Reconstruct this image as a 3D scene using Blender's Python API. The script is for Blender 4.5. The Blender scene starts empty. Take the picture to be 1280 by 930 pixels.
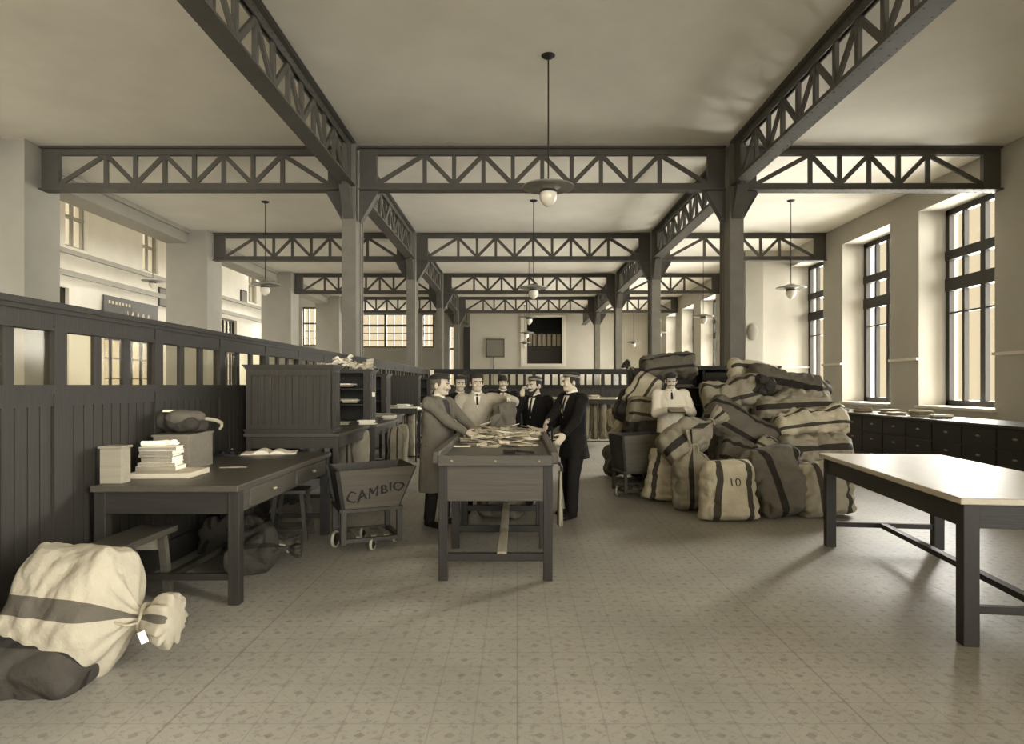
import bpy, bmesh, math, random
from mathutils import Vector, Matrix, noise
from mathutils.bvhtree import BVHTree
R = math.radians
SC = bpy.context.scene
C = SC.collection
rnd = random.Random(7)
F, VX, VY, EYE = 820.0, 647.0, 481.0, 1.55      # focal length in pixels, vanishing point, eye height

def at(x, y, d):                                   # photo pixel at distance d -> point in the hall
    return Vector(((x-VX)/F*d, d, EYE-(y-VY)/F*d))

# ---------------------------------------------------------------- materials
def lin(c):
    g = (c[0]*.3+c[1]*.59+c[2]*.11); c = [g+.76*(v-g) for v in c]
    return tuple(((v/255)/12.92 if v/255 <= .04045 else ((v/255+.055)/1.055)**2.4) for v in c) + (1,)
def new_mat(name):
    m = bpy.data.materials.new(name); m.use_nodes = True
    nt = m.node_tree; b = nt.nodes['Principled BSDF']
    return m, nt, b
def mat(name, col, rough=.7, var=.12, scale=6, bump=0.0, bscale=60, stretch=(1,1,1), spec=.3, metal=0):
    m, nt, b = new_mat(name); N = nt.nodes; L = nt.links
    b.inputs['Roughness'].default_value = rough; b.inputs['Metallic'].default_value = metal
    b.inputs['Specular IOR Level'].default_value = spec
    tc = N.new('ShaderNodeTexCoord'); mp = N.new('ShaderNodeMapping'); mp.inputs['Scale'].default_value = stretch
    L.new(tc.outputs['Object'], mp.inputs['Vector'])
    no = N.new('ShaderNodeTexNoise'); no.inputs['Scale'].default_value = scale; no.inputs['Detail'].default_value = 5
    L.new(mp.outputs[0], no.inputs['Vector'])
    mx = N.new('ShaderNodeMix'); mx.data_type = 'RGBA'
    c = lin(col)
    mx.inputs['A'].default_value = tuple(max(0, v*(1-var*1.6)) for v in c[:3])+(1,)
    mx.inputs['B'].default_value = tuple(min(1, v*(1+var*1.6)) for v in c[:3])+(1,)
    L.new(no.outputs['Fac'], mx.inputs['Factor']); L.new(mx.outputs['Result'], b.inputs['Base Color'])
    if bump:
        n2 = N.new('ShaderNodeTexNoise'); n2.inputs['Scale'].default_value = bscale; n2.inputs['Detail'].default_value = 4
        L.new(mp.outputs[0], n2.inputs['Vector'])
        bp = N.new('ShaderNodeBump'); bp.inputs['Strength'].default_value = bump; bp.inputs['Distance'].default_value = .02
        L.new(n2.outputs['Fac'], bp.inputs['Height']); L.new(bp.outputs[0], b.inputs['Normal'])
    return m
def wood(name, col, axis='Z', rough=.5, var=.22, spec=.3):
    s = {'X': (.6, 14, 14), 'Y': (14, .6, 14), 'Z': (14, 14, .6)}[axis]
    return mat(name, col, rough, var, 3, .12, 9, s, spec)
def sack_mat(name, col, stripe, s0=.42, s1=.62, single=False):
    m, nt, b = new_mat(name); N = nt.nodes; L = nt.links
    b.inputs['Roughness'].default_value = .9; b.inputs['Specular IOR Level'].default_value = .1
    tc = N.new('ShaderNodeTexCoord'); uv = N.new('ShaderNodeUVMap')
    no = N.new('ShaderNodeTexNoise'); no.inputs['Scale'].default_value = 5; no.inputs['Detail'].default_value = 6
    L.new(tc.outputs['Object'], no.inputs['Vector'])
    mx = N.new('ShaderNodeMix'); mx.data_type = 'RGBA'; c = lin(col)
    mx.inputs['A'].default_value = tuple(v*.68 for v in c[:3])+(1,)
    mx.inputs['B'].default_value = tuple(min(1, v*1.28) for v in c[:3])+(1,)
    L.new(no.outputs['Fac'], mx.inputs['Factor'])
    sx = N.new('ShaderNodeSeparateXYZ'); L.new(uv.outputs[0], sx.inputs[0])
    def math_(op, a, v):
        n = N.new('ShaderNodeMath'); n.operation = op
        L.new(a, n.inputs[0])
        if isinstance(v, float): n.inputs[1].default_value = v
        else: L.new(v, n.inputs[1])
        return n.outputs[0]
    ab = math_('ABSOLUTE', sx.outputs[0], 0.0)
    g = math_('MULTIPLY', math_('GREATER_THAN', ab, s0), math_('LESS_THAN', ab, s1))
    m2 = N.new('ShaderNodeMix'); m2.data_type = 'RGBA'; m2.inputs['B'].default_value = lin(stripe)
    L.new(g, m2.inputs['Factor']); L.new(mx.outputs['Result'], m2.inputs['A'])
    L.new(m2.outputs['Result'], b.inputs['Base Color'])
    w = N.new('ShaderNodeTexNoise'); w.inputs['Scale'].default_value = 14; w.inputs['Detail'].default_value = 5
    L.new(tc.outputs['Object'], w.inputs['Vector'])
    bp = N.new('ShaderNodeBump'); bp.inputs['Strength'].default_value = .55; bp.inputs['Distance'].default_value = .03
    L.new(w.outputs['Fac'], bp.inputs['Height']); L.new(bp.outputs[0], b.inputs['Normal'])
    return m
def glass_mat(name, tint, gloss=.08, rough=.02):
    m = bpy.data.materials.new(name); m.use_nodes = True; nt = m.node_tree; N = nt.nodes; L = nt.links
    N.remove(N['Principled BSDF']); out = N['Material Output']
    t = N.new('ShaderNodeBsdfTransparent'); t.inputs[0].default_value = tint
    g = N.new('ShaderNodeBsdfGlossy'); g.inputs['Roughness'].default_value = rough; g.inputs[0].default_value = (.8,.8,.8,1)
    mx = N.new('ShaderNodeMixShader'); mx.inputs[0].default_value = gloss
    L.new(t.outputs[0], mx.inputs[1]); L.new(g.outputs[0], mx.inputs[2]); L.new(mx.outputs[0], out.inputs[0])
    return m
def floor_mat():
    m, nt, b = new_mat('cement_tile'); N = nt.nodes; L = nt.links
    b.inputs['Roughness'].default_value = .42; b.inputs['Specular IOR Level'].default_value = .35
    g = N.new('ShaderNodeNewGeometry'); sx = N.new('ShaderNodeSeparateXYZ'); L.new(g.outputs['Position'], sx.inputs[0])
    def mth(op, a, v=None, w=None):
        n = N.new('ShaderNodeMath'); n.operation = op
        for i, q in enumerate((a, v, w)):
            if q is None: continue
            if isinstance(q, (int, float)): n.inputs[i].default_value = q
            else: L.new(q, n.inputs[i])
        return n.outputs[0]
    def cell(s):                                        # distance from the tile's centre, -.5 .. .5
        return mth('SUBTRACT', mth('FRACT', mth('MULTIPLY', s, 1/.2)), .5)
    u, v = cell(sx.outputs[0]), cell(sx.outputs[1])
    au, av = mth('ABSOLUTE', u), mth('ABSOLUTE', v)
    line = mth('GREATER_THAN', mth('MAXIMUM', au, av), .478)
    dia = mth('ADD', au, av)
    dot = mth('LESS_THAN', dia, .13)
    ring = mth('MULTIPLY', mth('GREATER_THAN', dia, .40), mth('LESS_THAN', dia, .46))
    cor = mth('GREATER_THAN', dia, .88)
    no = N.new('ShaderNodeTexNoise'); no.inputs['Scale'].default_value = .9; no.inputs['Detail'].default_value = 8
    L.new(g.outputs['Position'], no.inputs['Vector'])
    n2 = N.new('ShaderNodeTexNoise'); n2.inputs['Scale'].default_value = 9; n2.inputs['Detail'].default_value = 6
    L.new(g.outputs['Position'], n2.inputs['Vector'])
    def mix(f, a, bcol):
        n = N.new('ShaderNodeMix'); n.data_type = 'RGBA'; L.new(f, n.inputs['Factor'])
        if isinstance(a, tuple): n.inputs['A'].default_value = a
        else: L.new(a, n.inputs['A'])
        n.inputs['B'].default_value = bcol
        return n.outputs['Result']
    base = mix(no.outputs['Fac'], lin((112,107,95)), lin((182,175,157)))
    n3 = N.new('ShaderNodeTexNoise'); n3.inputs['Scale'].default_value = 22; n3.inputs['Detail'].default_value = 8; n3.inputs['Roughness'].default_value = .7
    L.new(g.outputs['Position'], n3.inputs['Vector'])
    base = mix(mth('MULTIPLY', mth('GREATER_THAN', n3.outputs['Fac'], .56), .4), base, lin((104,99,87)))
    worn = mth('MULTIPLY', n2.outputs['Fac'], .9)
    c = mix(mth('MULTIPLY', dot, mth('MULTIPLY', worn, .8)), base, lin((78,72,60)))
    c = mix(mth('MULTIPLY', ring, mth('MULTIPLY', worn, .22)), c, lin((84,78,64)))
    c = mix(mth('MULTIPLY', cor, mth('MULTIPLY', worn, .35)), c, lin((82,76,63)))
    c = mix(mth('MULTIPLY', line, .22), c, lin((80,74,60)))
    big = mth('GREATER_THAN', mth('ABSOLUTE', mth('SUBTRACT', mth('FRACT', mth('MULTIPLY', sx.outputs[0], 1/1.6)), .5)), .497)
    c = mix(mth('MULTIPLY', big, .3), c, lin((70,64,52)))
    L.new(c, b.inputs['Base Color'])
    return m

MT = dict(
    floor=floor_mat(),
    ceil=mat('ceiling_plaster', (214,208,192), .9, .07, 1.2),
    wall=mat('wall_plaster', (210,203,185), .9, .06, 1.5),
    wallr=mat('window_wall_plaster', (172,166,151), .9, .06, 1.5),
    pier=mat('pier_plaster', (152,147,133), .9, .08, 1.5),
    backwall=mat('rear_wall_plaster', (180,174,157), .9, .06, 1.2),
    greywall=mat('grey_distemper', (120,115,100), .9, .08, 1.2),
    steel=mat('painted_steel', (80,76,67), .55, .12, 5, .1, 30),
    colsteel=mat('column_steel', (112,107,93), .5, .12, 4, .1, 30),
    wood=wood('dark_wood_upright', (43,39,32), 'Z'),
    woodx=wood('dark_wood_crosswise', (43,39,32), 'X'),
    woody=wood('dark_wood_lengthwise', (43,39,32), 'Y'),
    part=wood('partition_wood', (43,39,32), 'Z', .55, .2),
    cab=wood('cabinet_wood', (60,55,45), 'Z', .5, .25),
    tabx=wood('table_wood', (76,70,57), 'X', .45, .2),
    taby=wood('table_wood_lengthwise', (72,66,54), 'Y', .38, .22),
    pale=wood('pale_wood', (140,130,106), 'X', .6, .18),
    paley=wood('pale_wood_lengthwise', (150,139,113), 'Y', .6, .18),
    palet=wood('scrubbed_tabletop', (176,164,136), 'Y', .35, .1, .5),
    crate=wood('crate_wood', (120,111,91), 'X', .65, .2),
    iron=mat('black_iron', (40,37,32), .5, .1, 8),
    winframe=mat('window_frame_paint', (52,49,42), .5, .1, 6),
    glass=glass_mat('window_glass', (.97,.96,.93,1), .015),
    pglass=glass_mat('partition_glass', (.9,.88,.8,1), .04, .12),
    bulb=mat('opal_glass', (222,212,186), .15, .03, 4, spec=.6),
    shade=mat('enamel_shade', (118,114,98), .3, .1, 6, spec=.6),
    paper=mat('paper', (243,234,208), .85, .06, 12),
    paper2=mat('buff_paper', (190,177,146), .85, .1, 12),
    paper3=mat('grey_paper', (140,130,107), .85, .1, 12),
    black=mat('black_stuff', (24,22,20), .6, .1, 8),
    suit=mat('dark_suit_cloth', (30,28,26), .9, .15, 12, .25, 30, spec=.1),
    coat=mat('grey_coat_cloth', (112,105,90), .9, .12, 10, .3, 22, spec=.1),
    smock=mat('pale_smock_cloth', (166,156,132), .9, .08, 8, .35, 20, spec=.1),
    white=mat('white_smock_cloth', (214,204,178), .9, .06, 8, .35, 20, spec=.1),
    linen=mat('white_linen', (226,217,193), .85, .04, 10),
    trous=mat('trouser_cloth', (36,33,30), .9, .15, 10, .2, 25, spec=.1),
    skin=mat('skin', (200,182,152), .55, .06, 14, spec=.3),
    hair=mat('dark_hair', (44,39,33), .7, .2, 30, .3, 80),
    ghair=mat('greying_hair', (96,88,74), .7, .2, 30, .3, 80),
    felt=mat('cap_cloth', (52,48,41), .85, .12, 14, .2, 40),
    braid=mat('cap_braid', (150,141,116), .6, .1, 30),
    leather=mat('shoe_leather', (26,23,20), .35, .1, 10),
    rope=mat('hemp_cord', (150,139,110), .9, .15, 30),
    wheel=mat('wheel_rubber', (176,167,142), .6, .1, 8),
    sackL=sack_mat('canvas_light', (186,175,144), (72,66,55)),
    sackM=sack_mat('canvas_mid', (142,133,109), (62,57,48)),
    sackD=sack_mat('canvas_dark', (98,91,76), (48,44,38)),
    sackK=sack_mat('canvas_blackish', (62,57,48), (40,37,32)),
    sackA=sack_mat('canvas_light_wide_stripe', (186,175,144), (72,66,55), .46, .70),
    sackS=sack_mat('canvas_centre_stripe', (158,148,122), (84,77,64), -.1, .16),
    sackG=sack_mat('canvas_plain_grey', (104,98,83), (104,98,83)),
    sackP=sack_mat('canvas_plain', (150,141,116), (150,141,116)),
    sackM1=sack_mat('canvas_mid_one_stripe', (142,133,109), (58,53,45), -.1, .2),
    sackD1=sack_mat('canvas_dark_one_stripe', (98,91,76), (46,42,36), -.1, .22),
    sackL1=sack_mat('canvas_light_one_stripe', (186,175,144), (66,60,51), -.1, .2),
    stencil=mat('stencil_ink', (62,57,47), .8, .1, 20),
    paint=mat('lettering_paint', (34,31,26), .7, .1, 20),
    brass=mat('worn_brass', (150,139,108), .35, .1, 10, metal=.6),
)

# ---------------------------------------------------------------- mesh helpers
def nb(): return bmesh.new()
def box(bm, x0, x1, y0, y1, z0, z1):
    v = [bm.verts.new((x, y, z)) for z in (z0, z1) for y in (y0, y1) for x in (x0, x1)]
    for f in ((0,2,3,1), (4,5,7,6), (0,1,5,4), (2,6,7,3), (0,4,6,2), (1,3,7,5)):
        bm.faces.new([v[i] for i in f])
def basis(d, up=Vector((0,0,1))):
    d = d.normalized()
    if abs(d.dot(up)) > .97: up = Vector((0,1,0)) if abs(d.y) < .9 else Vector((1,0,0))
    s = d.cross(up).normalized(); u = s.cross(d).normalized()
    return d, s, u
def bar(bm, p, q, w, h, up=Vector((0,0,1))):
    p, q = Vector(p), Vector(q); d, s, u = basis(q-p, Vector(up))
    v = [bm.verts.new(e+s*a*w/2+u*c*h/2) for e in (p, q) for a, c in ((-1,-1),(1,-1),(1,1),(-1,1))]
    for f in ((0,1,2,3), (7,6,5,4), (0,4,5,1), (1,5,6,2), (2,6,7,3), (3,7,4,0)):
        bm.faces.new([v[i] for i in f])
def loft(bm, rings, cap=True, closed=True, uvs=None):
    vs = [[bm.verts.new(p) for p in r] for r in rings]
    n = len(vs[0])
    for a, b in zip(vs, vs[1:]):
        for i in range(n if closed else n-1):
            j = (i+1) % n
            bm.faces.new((a[i], a[j], b[j], b[i]))
    if cap and closed:
        bm.faces.new(list(reversed(vs[0]))); bm.faces.new(vs[-1])
    return vs
def tube(bm, pts, r, n=8, cap=True):
    pts = [Vector(p) for p in pts]
    rs = r if isinstance(r, (list, tuple)) else [r]*len(pts)
    rings = []
    prev = None
    for i, p in enumerate(pts):
        t = (pts[min(i+1, len(pts)-1)]-pts[max(i-1, 0)])
        d, s, u = basis(t, prev if prev is not None else Vector((0,0,1)))
        if prev is None: prev = u
        rings.append([p+(s*math.cos(2*math.pi*k/n)+u*math.sin(2*math.pi*k/n))*rs[i] for k in range(n)])
        prev = u
    loft(bm, rings, cap)
def lathe(bm, prof, n=24, c=(0,0,0), sx=1, sy=1):
    c = Vector(c)
    loft(bm, [[c+Vector((r*sx*math.cos(2*math.pi*k/n), r*sy*math.sin(2*math.pi*k/n), z)) for k in range(n)] for r, z in prof])
def ell(bm, c, r, rot=None, u=14, v=9):
    m = Matrix.Translation(Vector(c)) @ (rot.to_4x4() if rot is not None else Matrix.Identity(4)) @ Matrix.Diagonal((r[0], r[1], r[2], 1))
    bmesh.ops.create_uvsphere(bm, u_segments=u, v_segments=v, radius=1, matrix=m)
def capsule(bm, p, q, r0, r1, n=12):
    p, q = Vector(p), Vector(q); d = (q-p); l = d.length; d.normalize()
    pts = [p-d*r0*.98, p-d*r0*.8, p-d*r0*.4, p, q, q+d*r1*.4, q+d*r1*.8, q+d*r1*.98]
    rs = [r0*.18, r0*.6, r0*.917, r0, r1, r1*.917, r1*.6, r1*.18]
    tube(bm, pts, rs, n)
def finish(bm):
    bmesh.ops.recalc_face_normals(bm, faces=bm.faces)
def obj(name, bm, m, parent=None, smooth=False, bevel=0, loc=None, rot=None):
    if isinstance(bm, bmesh.types.BMesh):
        finish(bm); me = bpy.data.meshes.new(name); bm.to_mesh(me); bm.free()
    else: me = bm
    if smooth:
        me.polygons.foreach_set('use_smooth', [True]*len(me.polygons))
        if smooth is not True: me.set_sharp_from_angle(angle=R(smooth))
    me.materials.clear(); me.materials.append(MT[m] if isinstance(m, str) else m)
    o = bpy.data.objects.new(name, me); C.objects.link(o)
    if parent is not None: o.parent = parent
    if loc is not None: o.location = loc
    if rot is not None: o.rotation_euler = rot
    if bevel:
        b = o.modifiers.new('bevel', 'BEVEL'); b.width = bevel; b.segments = 2; b.limit_method = 'ANGLE'
    return o
def tag(o, label, cat, group=None, kind=None):
    o['label'] = label; o['category'] = cat
    if group: o['group'] = group
    if kind: o['kind'] = kind
    return o
def thing(name, label, cat, loc=(0,0,0), rz=0, group=None, kind=None):
    o = bpy.data.objects.new(name, None); C.objects.link(o)
    o.location = loc; o.rotation_euler = (0, 0, rz); o.empty_display_size = .1
    return tag(o, label, cat, group, kind)
def struct(name, bm, m, **k):
    o = obj(name, bm, m, **k); o['kind'] = 'structure'; return o
def dup(o, parent=None):
    c = o.copy(); C.objects.link(c)
    if parent is not None: c.parent = parent
    for ch in list(o.children): dup(ch, c)
    return c
def baked(bm, mods):                               # evaluate modifiers into plain mesh data
    finish(bm); me = bpy.data.meshes.new('tmp'); bm.to_mesh(me); bm.free()
    t = bpy.data.objects.new('tmp', me); C.objects.link(t)
    for ty, kw in mods:
        m = t.modifiers.new(ty, ty)
        for k, v in kw.items(): setattr(m, k, v)
    dg = bpy.context.evaluated_depsgraph_get(); dg.update()
    out = bpy.data.meshes.new_from_object(t.evaluated_get(dg))
    bpy.data.objects.remove(t); bpy.data.meshes.remove(me)
    return out
def fused(bm, vox, smooth=4, fac=.5):
    return baked(bm, [('REMESH', dict(mode='VOXEL', voxel_size=vox)), ('SMOOTH', dict(factor=fac, iterations=smooth))])
def text_bm(s, size, spread=1.0, bold=0.0):
    cu = bpy.data.curves.new('t', 'FONT'); cu.offset = bold; cu.body = s; cu.size = size; cu.align_x = 'CENTER'; cu.align_y = 'CENTER'; cu.space_character = spread
    t = bpy.data.objects.new('t', cu); C.objects.link(t)
    dg = bpy.context.evaluated_depsgraph_get(); dg.update()
    me = bpy.data.meshes.new_from_object(t.evaluated_get(dg))
    bm = nb(); bm.from_mesh(me)
    bpy.data.objects.remove(t); bpy.data.meshes.remove(me)
    return bm
def bvh_of(me):
    return BVHTree.FromPolygons([v.co.copy() for v in me.vertices], [tuple(p.vertices) for p in me.polygons])
def drape(bvh, x, z, off=.004):                    # front (-Y) surface of a figure's clothing at x, z
    if isinstance(bvh, tuple):                         # (coat, trunk alone): ignore an arm held in front
        t = bvh[1].ray_cast(Vector((x, -2, z)), Vector((0, 1, 0)))
        if t[0] is None: return None
        h = bvh[0].ray_cast(Vector((x, t[0].y-.035, z)), Vector((0, 1, 0)))
        return Vector((x, (min(h[0].y, t[0].y+.01) if h[0] is not None else t[0].y)-off, z))
    h = bvh.ray_cast(Vector((x, -2, z)), Vector((0, 1, 0)))
    return Vector((x, h[0].y-off, z)) if h[0] is not None else None
def strip(bvh, left, right, n=8, m=3, off=.006, thick=.004):
    bm = nb(); rows = []
    def lerp(poly, t):
        k = t*(len(poly)-1); i = min(int(k), len(poly)-2); f = k-i
        return Vector(poly[i]).lerp(Vector(poly[i+1]), f)
    for i in range(n+1):
        a, b = lerp(left, i/n), lerp(right, i/n); row = []
        for j in range(m+1):
            p = a.lerp(b, j/m); q = drape(bvh, p.x, p.y, off)
            row.append(q if q is not None else None)
        if any(q is None for q in row):
            ok = [q for q in row if q is not None]
            if not ok: continue
            row = [q if q is not None else ok[-1].copy() for q in row]
        rows.append(row)
    if len(rows) > 1:
        vs = [[bm.verts.new(q) for q in r] for r in rows]
        bk = [[bm.verts.new(q+Vector((0, thick+off*.8, 0))) for q in r] for r in rows]
        for A, B in zip(vs, vs[1:]):
            for j in range(m): bm.faces.new((A[j], A[j+1], B[j+1], B[j]))
        for A, B in zip(bk, bk[1:]):
            for j in range(m): bm.faces.new((A[j], B[j], B[j+1], A[j+1]))
    return bm
# ---------------------------------------------------------------- the hall
Z_CEIL = 6.27; DD = [13.07, 20.47, 27.87, 35.27]; Y_BACK = 42.67; XL, XR = -3.28, 4.26
bm = nb(); box(bm, -16.6, 11.2, -1.5, 43.2, -.2, 0); struct('floor', bm, 'floor')
bm = nb(); box(bm, -10.75, 10.7, -1.5, 43.2, Z_CEIL, Z_CEIL+.3); struct('ceiling', bm, 'ceil')

win_no = 0
def win_frame(o_name_loc, width, z0, z1, axis, rails, mull, m='winframe', t=.09, thin=(), depth=.12):
    """a glazed window in a wall; axis 'Y' runs along the hall, 'X' across it. loc = start corner on the frame plane"""
    global win_no
    win_no += 1
    x, y = o_name_loc
    r = bpy.data.objects.new('window_%d' % win_no, None); C.objects.link(r); r.location = (x, y, 0); r['kind'] = 'structure'
    def b(bm, u0, u1, za, zb, d=depth):
        if axis == 'Y': box(bm, -d/2, d/2, u0, u1, za, zb)
        else: box(bm, u0, u1, -d/2, d/2, za, zb)
    f = nb()
    b(f, 0, t, z0, z1); b(f, width-t, width, z0, z1); b(f, 0, width, z0, z0+t); b(f, 0, width, z1-t, z1)
    for zr, h in rails: b(f, 0, width, zr-h/2, zr+h/2, depth*1.3)
    fo = obj('window_frame', f, m, r); fo['kind'] = 'structure'
    g = nb()
    for u, w in mull: b(g, u-w/2, u+w/2, z0, z1, depth*.9)
    for zr in thin: b(g, 0, width, zr-.02, zr+.02, depth*.6)
    go = obj('glazing_bars', g, m, r); go['kind'] = 'structure'
    p = nb(); b(p, t*.5, width-t*.5, z0+.02, z1-.02, .012)
    po = obj('pane', p, 'glass', r); po['kind'] = 'structure'
    return r

# right wall: deep window bays, six in the wider near half, five beyond the step
def bays(bm, X, T, ya, yb, js, w, z0, z1):
    y = ya
    for j in js:
        a = j-w
        if a > y: box(bm, X, X+T, y, a, 0, Z_CEIL)
        box(bm, X, X+T, a, j, 0, z0); box(bm, X, X+T, a, j, z1, Z_CEIL); y = j
    if y < yb: box(bm, X, X+T, y, yb, 0, Z_CEIL)
bm = nb()
near_js = [15.7, 19.4, 23.1]; far_js = [27.0, 30.8, 34.4, 38.0, 41.6]
bays(bm, 9.6, .95, -1.5, 23.1, near_js, 2.5, 1.05, 5.7)
bays(bm, 8.6, .95, 23.1, Y_BACK+.3, far_js, 2.3, 1.05, 5.5)
box(bm, 9.55, 10.55, 23.1, 23.5, 0, Z_CEIL)
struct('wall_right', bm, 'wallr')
for j in near_js:
    win_frame((10.3, j-2.5), 2.5, 1.05, 5.7, 'Y', [(4.62, .22), (3.92, .3)], [(.62, .08), (1.25, .16), (1.88, .08)], t=.14, thin=[3.25])
for j in far_js:
    win_frame((9.25, j-2.3), 2.3, 1.05, 5.5, 'Y', [(4.5, .2), (3.85, .26)], [(1.15, .16)], t=.12, thin=[3.2])
bm = nb()
for j in near_js: box(bm, 9.52, 10.22, j-2.55, j+.05, 1.0, 1.06)
struct('trim_1', bm, 'wall')                        # window boards
bm = nb(); box(bm, 8.62, 10.28, 23.02, 23.1, 2.14, 2.2)
y = -1.5
for j in near_js:
    if j-2.5 > y: box(bm, 9.54, 9.6, y, j-2.5, 2.14, 2.2)
    y = j
struct('trim_2', bm, 'wall')                        # dado moulding
bm = nb(); box(bm, 8.0, 8.62, 23.02, 23.7, 0, Z_CEIL); box(bm, 7.94, 8.66, 22.96, 23.76, 0, .25)
struct('pier', bm, 'pier')
o = nb(); c = at(939, 415, 23.0); lathe(o, [(.0, 0), (.20, 0), (.24, .03), (.2, .05), (0, .05)], 24)
e = obj('wall_plaque', o, 'greywall', smooth=40, loc=(c.x+.05, 23.02, c.z), rot=(R(90), 0, 0)); e.scale = (.8, 1.25, 1)
tag(e, 'dark oval plaque on the pale pier beside the second window', 'plaque')

# left: arcade of square pillars with a beam, a bright aisle behind it
for i, d in enumerate([5.67]+DD):
    bm = nb(); box(bm, -10.7, -9.46, d-.49, d+.49, 0, Z_CEIL); struct('pillar', bm, 'pier')
bm = nb(); box(bm, -10.7, -10.05, -1.5, Y_BACK, 5.86, Z_CEIL); box(bm, -10.03, -9.98, -1.5, Y_BACK, 6.15, Z_CEIL); struct('ceiling_beam', bm, 'pier')
bm = nb(); X = -16.0
def lw(y0, y1, z0, z1, x0=X-.5): box(bm, x0, X, y0, y1, z0, z1)
opens = [(12.3,13.6,6.5,8.6),(18.0,19.2,6.5,8.6),(23.2,24.4,6.5,8.6),(28.0,29.25,6.45,8.4),(33.4,34.6,6.5,8.6),(39.0,40.2,6.5,8.6)]
lows = [(8,11.5,1,5.0),(14.5,17.5,1,5.0),(20,23.4,1,5.0),(25.4,28.9,1,5.0),(35.2,37.4,1,5.2)]
y = -1.5
for a, b_, z0, z1 in opens:
    lw(y, a, 5.3, 9.6); lw(a, b_, 5.3, z0); lw(a, b_, z1, 9.6); y = b_
lw(y, 43.2, 5.3, 9.6)
y = -1.5
for a, b_, z0, z1 in lows:
    lw(y, a, 0, 5.3); lw(a, b_, 0, z0); lw(a, b_, z1, 5.3); y = b_
lw(y, 43.2, 0, 5.3)
box(bm, -16.5, -14.9, -1.5, 43.2, 9.6, 9.8); box(bm, -12.3, -10.7, -1.5, 43.2, 9.6, 9.8); box(bm, -14.9, -12.3, -1.5, 2, 9.6, 9.8); box(bm, -12.3, -12.0, -1.5, 43.2, 9.8, 15); box(bm, -10.75, -10.55, -1.5, 43.2, Z_CEIL+.31, 9.6)  # unseen slotted roof, tall baffle and upper wall added to hold back right-hand sun
struct('wall_left_and_sun_baffle', bm, 'wall')
bm = nb(); box(bm, X, X+.14, -1.5, 42.6, 6.2, 6.36); box(bm, X, X+.08, -1.5, 42.6, 5.42, 5.62)
struct('trim_3', bm, 'pier')
for a, b_, z0, z1 in opens: win_frame((X-.2, a), b_-a, z0, z1, 'Y', [(z0+1.1, .1)], [((b_-a)/2, .08)], 'pier', .08)
for a, b_, z0, z1 in lows: win_frame((X-.2, a), b_-a, z0, z1, 'Y', [(3.4, .14)], [(k*(b_-a)/5, .05) for k in range(1, 5)], 'winframe', .1, thin=[1.8, 2.6])
# dark glazed screen with pale strokes of lettering in the aisle
s = thing('window_sign', 'dark glazed sign with pale slanting strokes high in the bright left aisle', 'sign', (X+.06, 25.2, 0))
bm = nb(); box(bm, 0, .06, 0, 3.75, 4.05, 5.02); obj('board', bm, 'steel', s)
bm = nb()
for k in range(9):
    u = 1.55+k*.19; h = .34
    bar(bm, (.07, u, 4.2), (.07, u+(.12 if k % 2 else -.05), 4.2+h), .05, .012, (1,0,0))
for k in range(7): box(bm, .06, .075, .25+k*.22, .37+k*.22, 4.72, 4.84)
obj('lettering', bm, 'paper2', s)

# rear wall
bm = nb()
def bw(x0, x1, z0, z1): box(bm, x0, x1, Y_BACK, Y_BACK+.4, z0, z1)
bw(-3.1, .32, 0, Z_CEIL); bw(3.02, 10.6, 0, Z_CEIL); bw(.32, 3.02, 0, 2.9); bw(.32, 3.02, 5.95, Z_CEIL)
struct('wall_back', bm, 'backwall')
bm = nb()
bw(-16.5, -14.0, 0, 9.6); bw(-14.0, -12.9, 0, 4.1); bw(-14.0, -12.9, 6.6, 9.6); bw(-12.9, -10.95, 0, 9.6)
bw(-10.95, -5.4, 0, 3.97); bw(-10.95, -5.4, 6.2, Z_CEIL); bw(-5.4, -4.45, 0, Z_CEIL); bw(-4.45, -3.85, 5.4, Z_CEIL); bw(-3.85, -3.1, 0, Z_CEIL)
bw(-4.45, -3.85, 0, 1.2)
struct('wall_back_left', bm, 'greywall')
win_frame((-14.0, Y_BACK+.2), 1.1, 4.1, 6.6, 'X', [(5.55, .1)], [(.36, .05), (.73, .05)], 'winframe', .08, thin=[4.6, 5.05])
for x0, w, n in ((-10.95, .55, 1), (-10.25, 3.25, 0), (-6.2, .75, 1)):
    ml = [(w/2, .03)] if n else [(k*3.25/6, .16 if k == 3 else .035) for k in range(1, 6)]
    win_frame((x0, Y_BACK+.2), w, 3.97, 6.2, 'X', [(5.42, .13)], ml, 'winframe', .09, thin=[4.45, 4.92])
bm = nb()
box(bm, -10.42, -10.23, Y_BACK+.02, Y_BACK+.3, 3.97, 6.2); box(bm, -7.02, -6.18, Y_BACK+.02, Y_BACK+.3, 3.97, 6.2); box(bm, -5.47, -5.4, Y_BACK+.02, Y_BACK+.3, 3.97, 6.2)
struct('trim_4', bm, 'greywall')
win_frame((-4.45, Y_BACK+.2), .6, 1.2, 5.4, 'X', [(3.9, .12)], [(.3, .07)], 'winframe', .08, thin=[4.6])
bm = nb(); box(bm, -3.5, -3.1, Y_BACK-.06, Y_BACK, 0, 5.3); o = struct('door_1', bm, 'wood')
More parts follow.
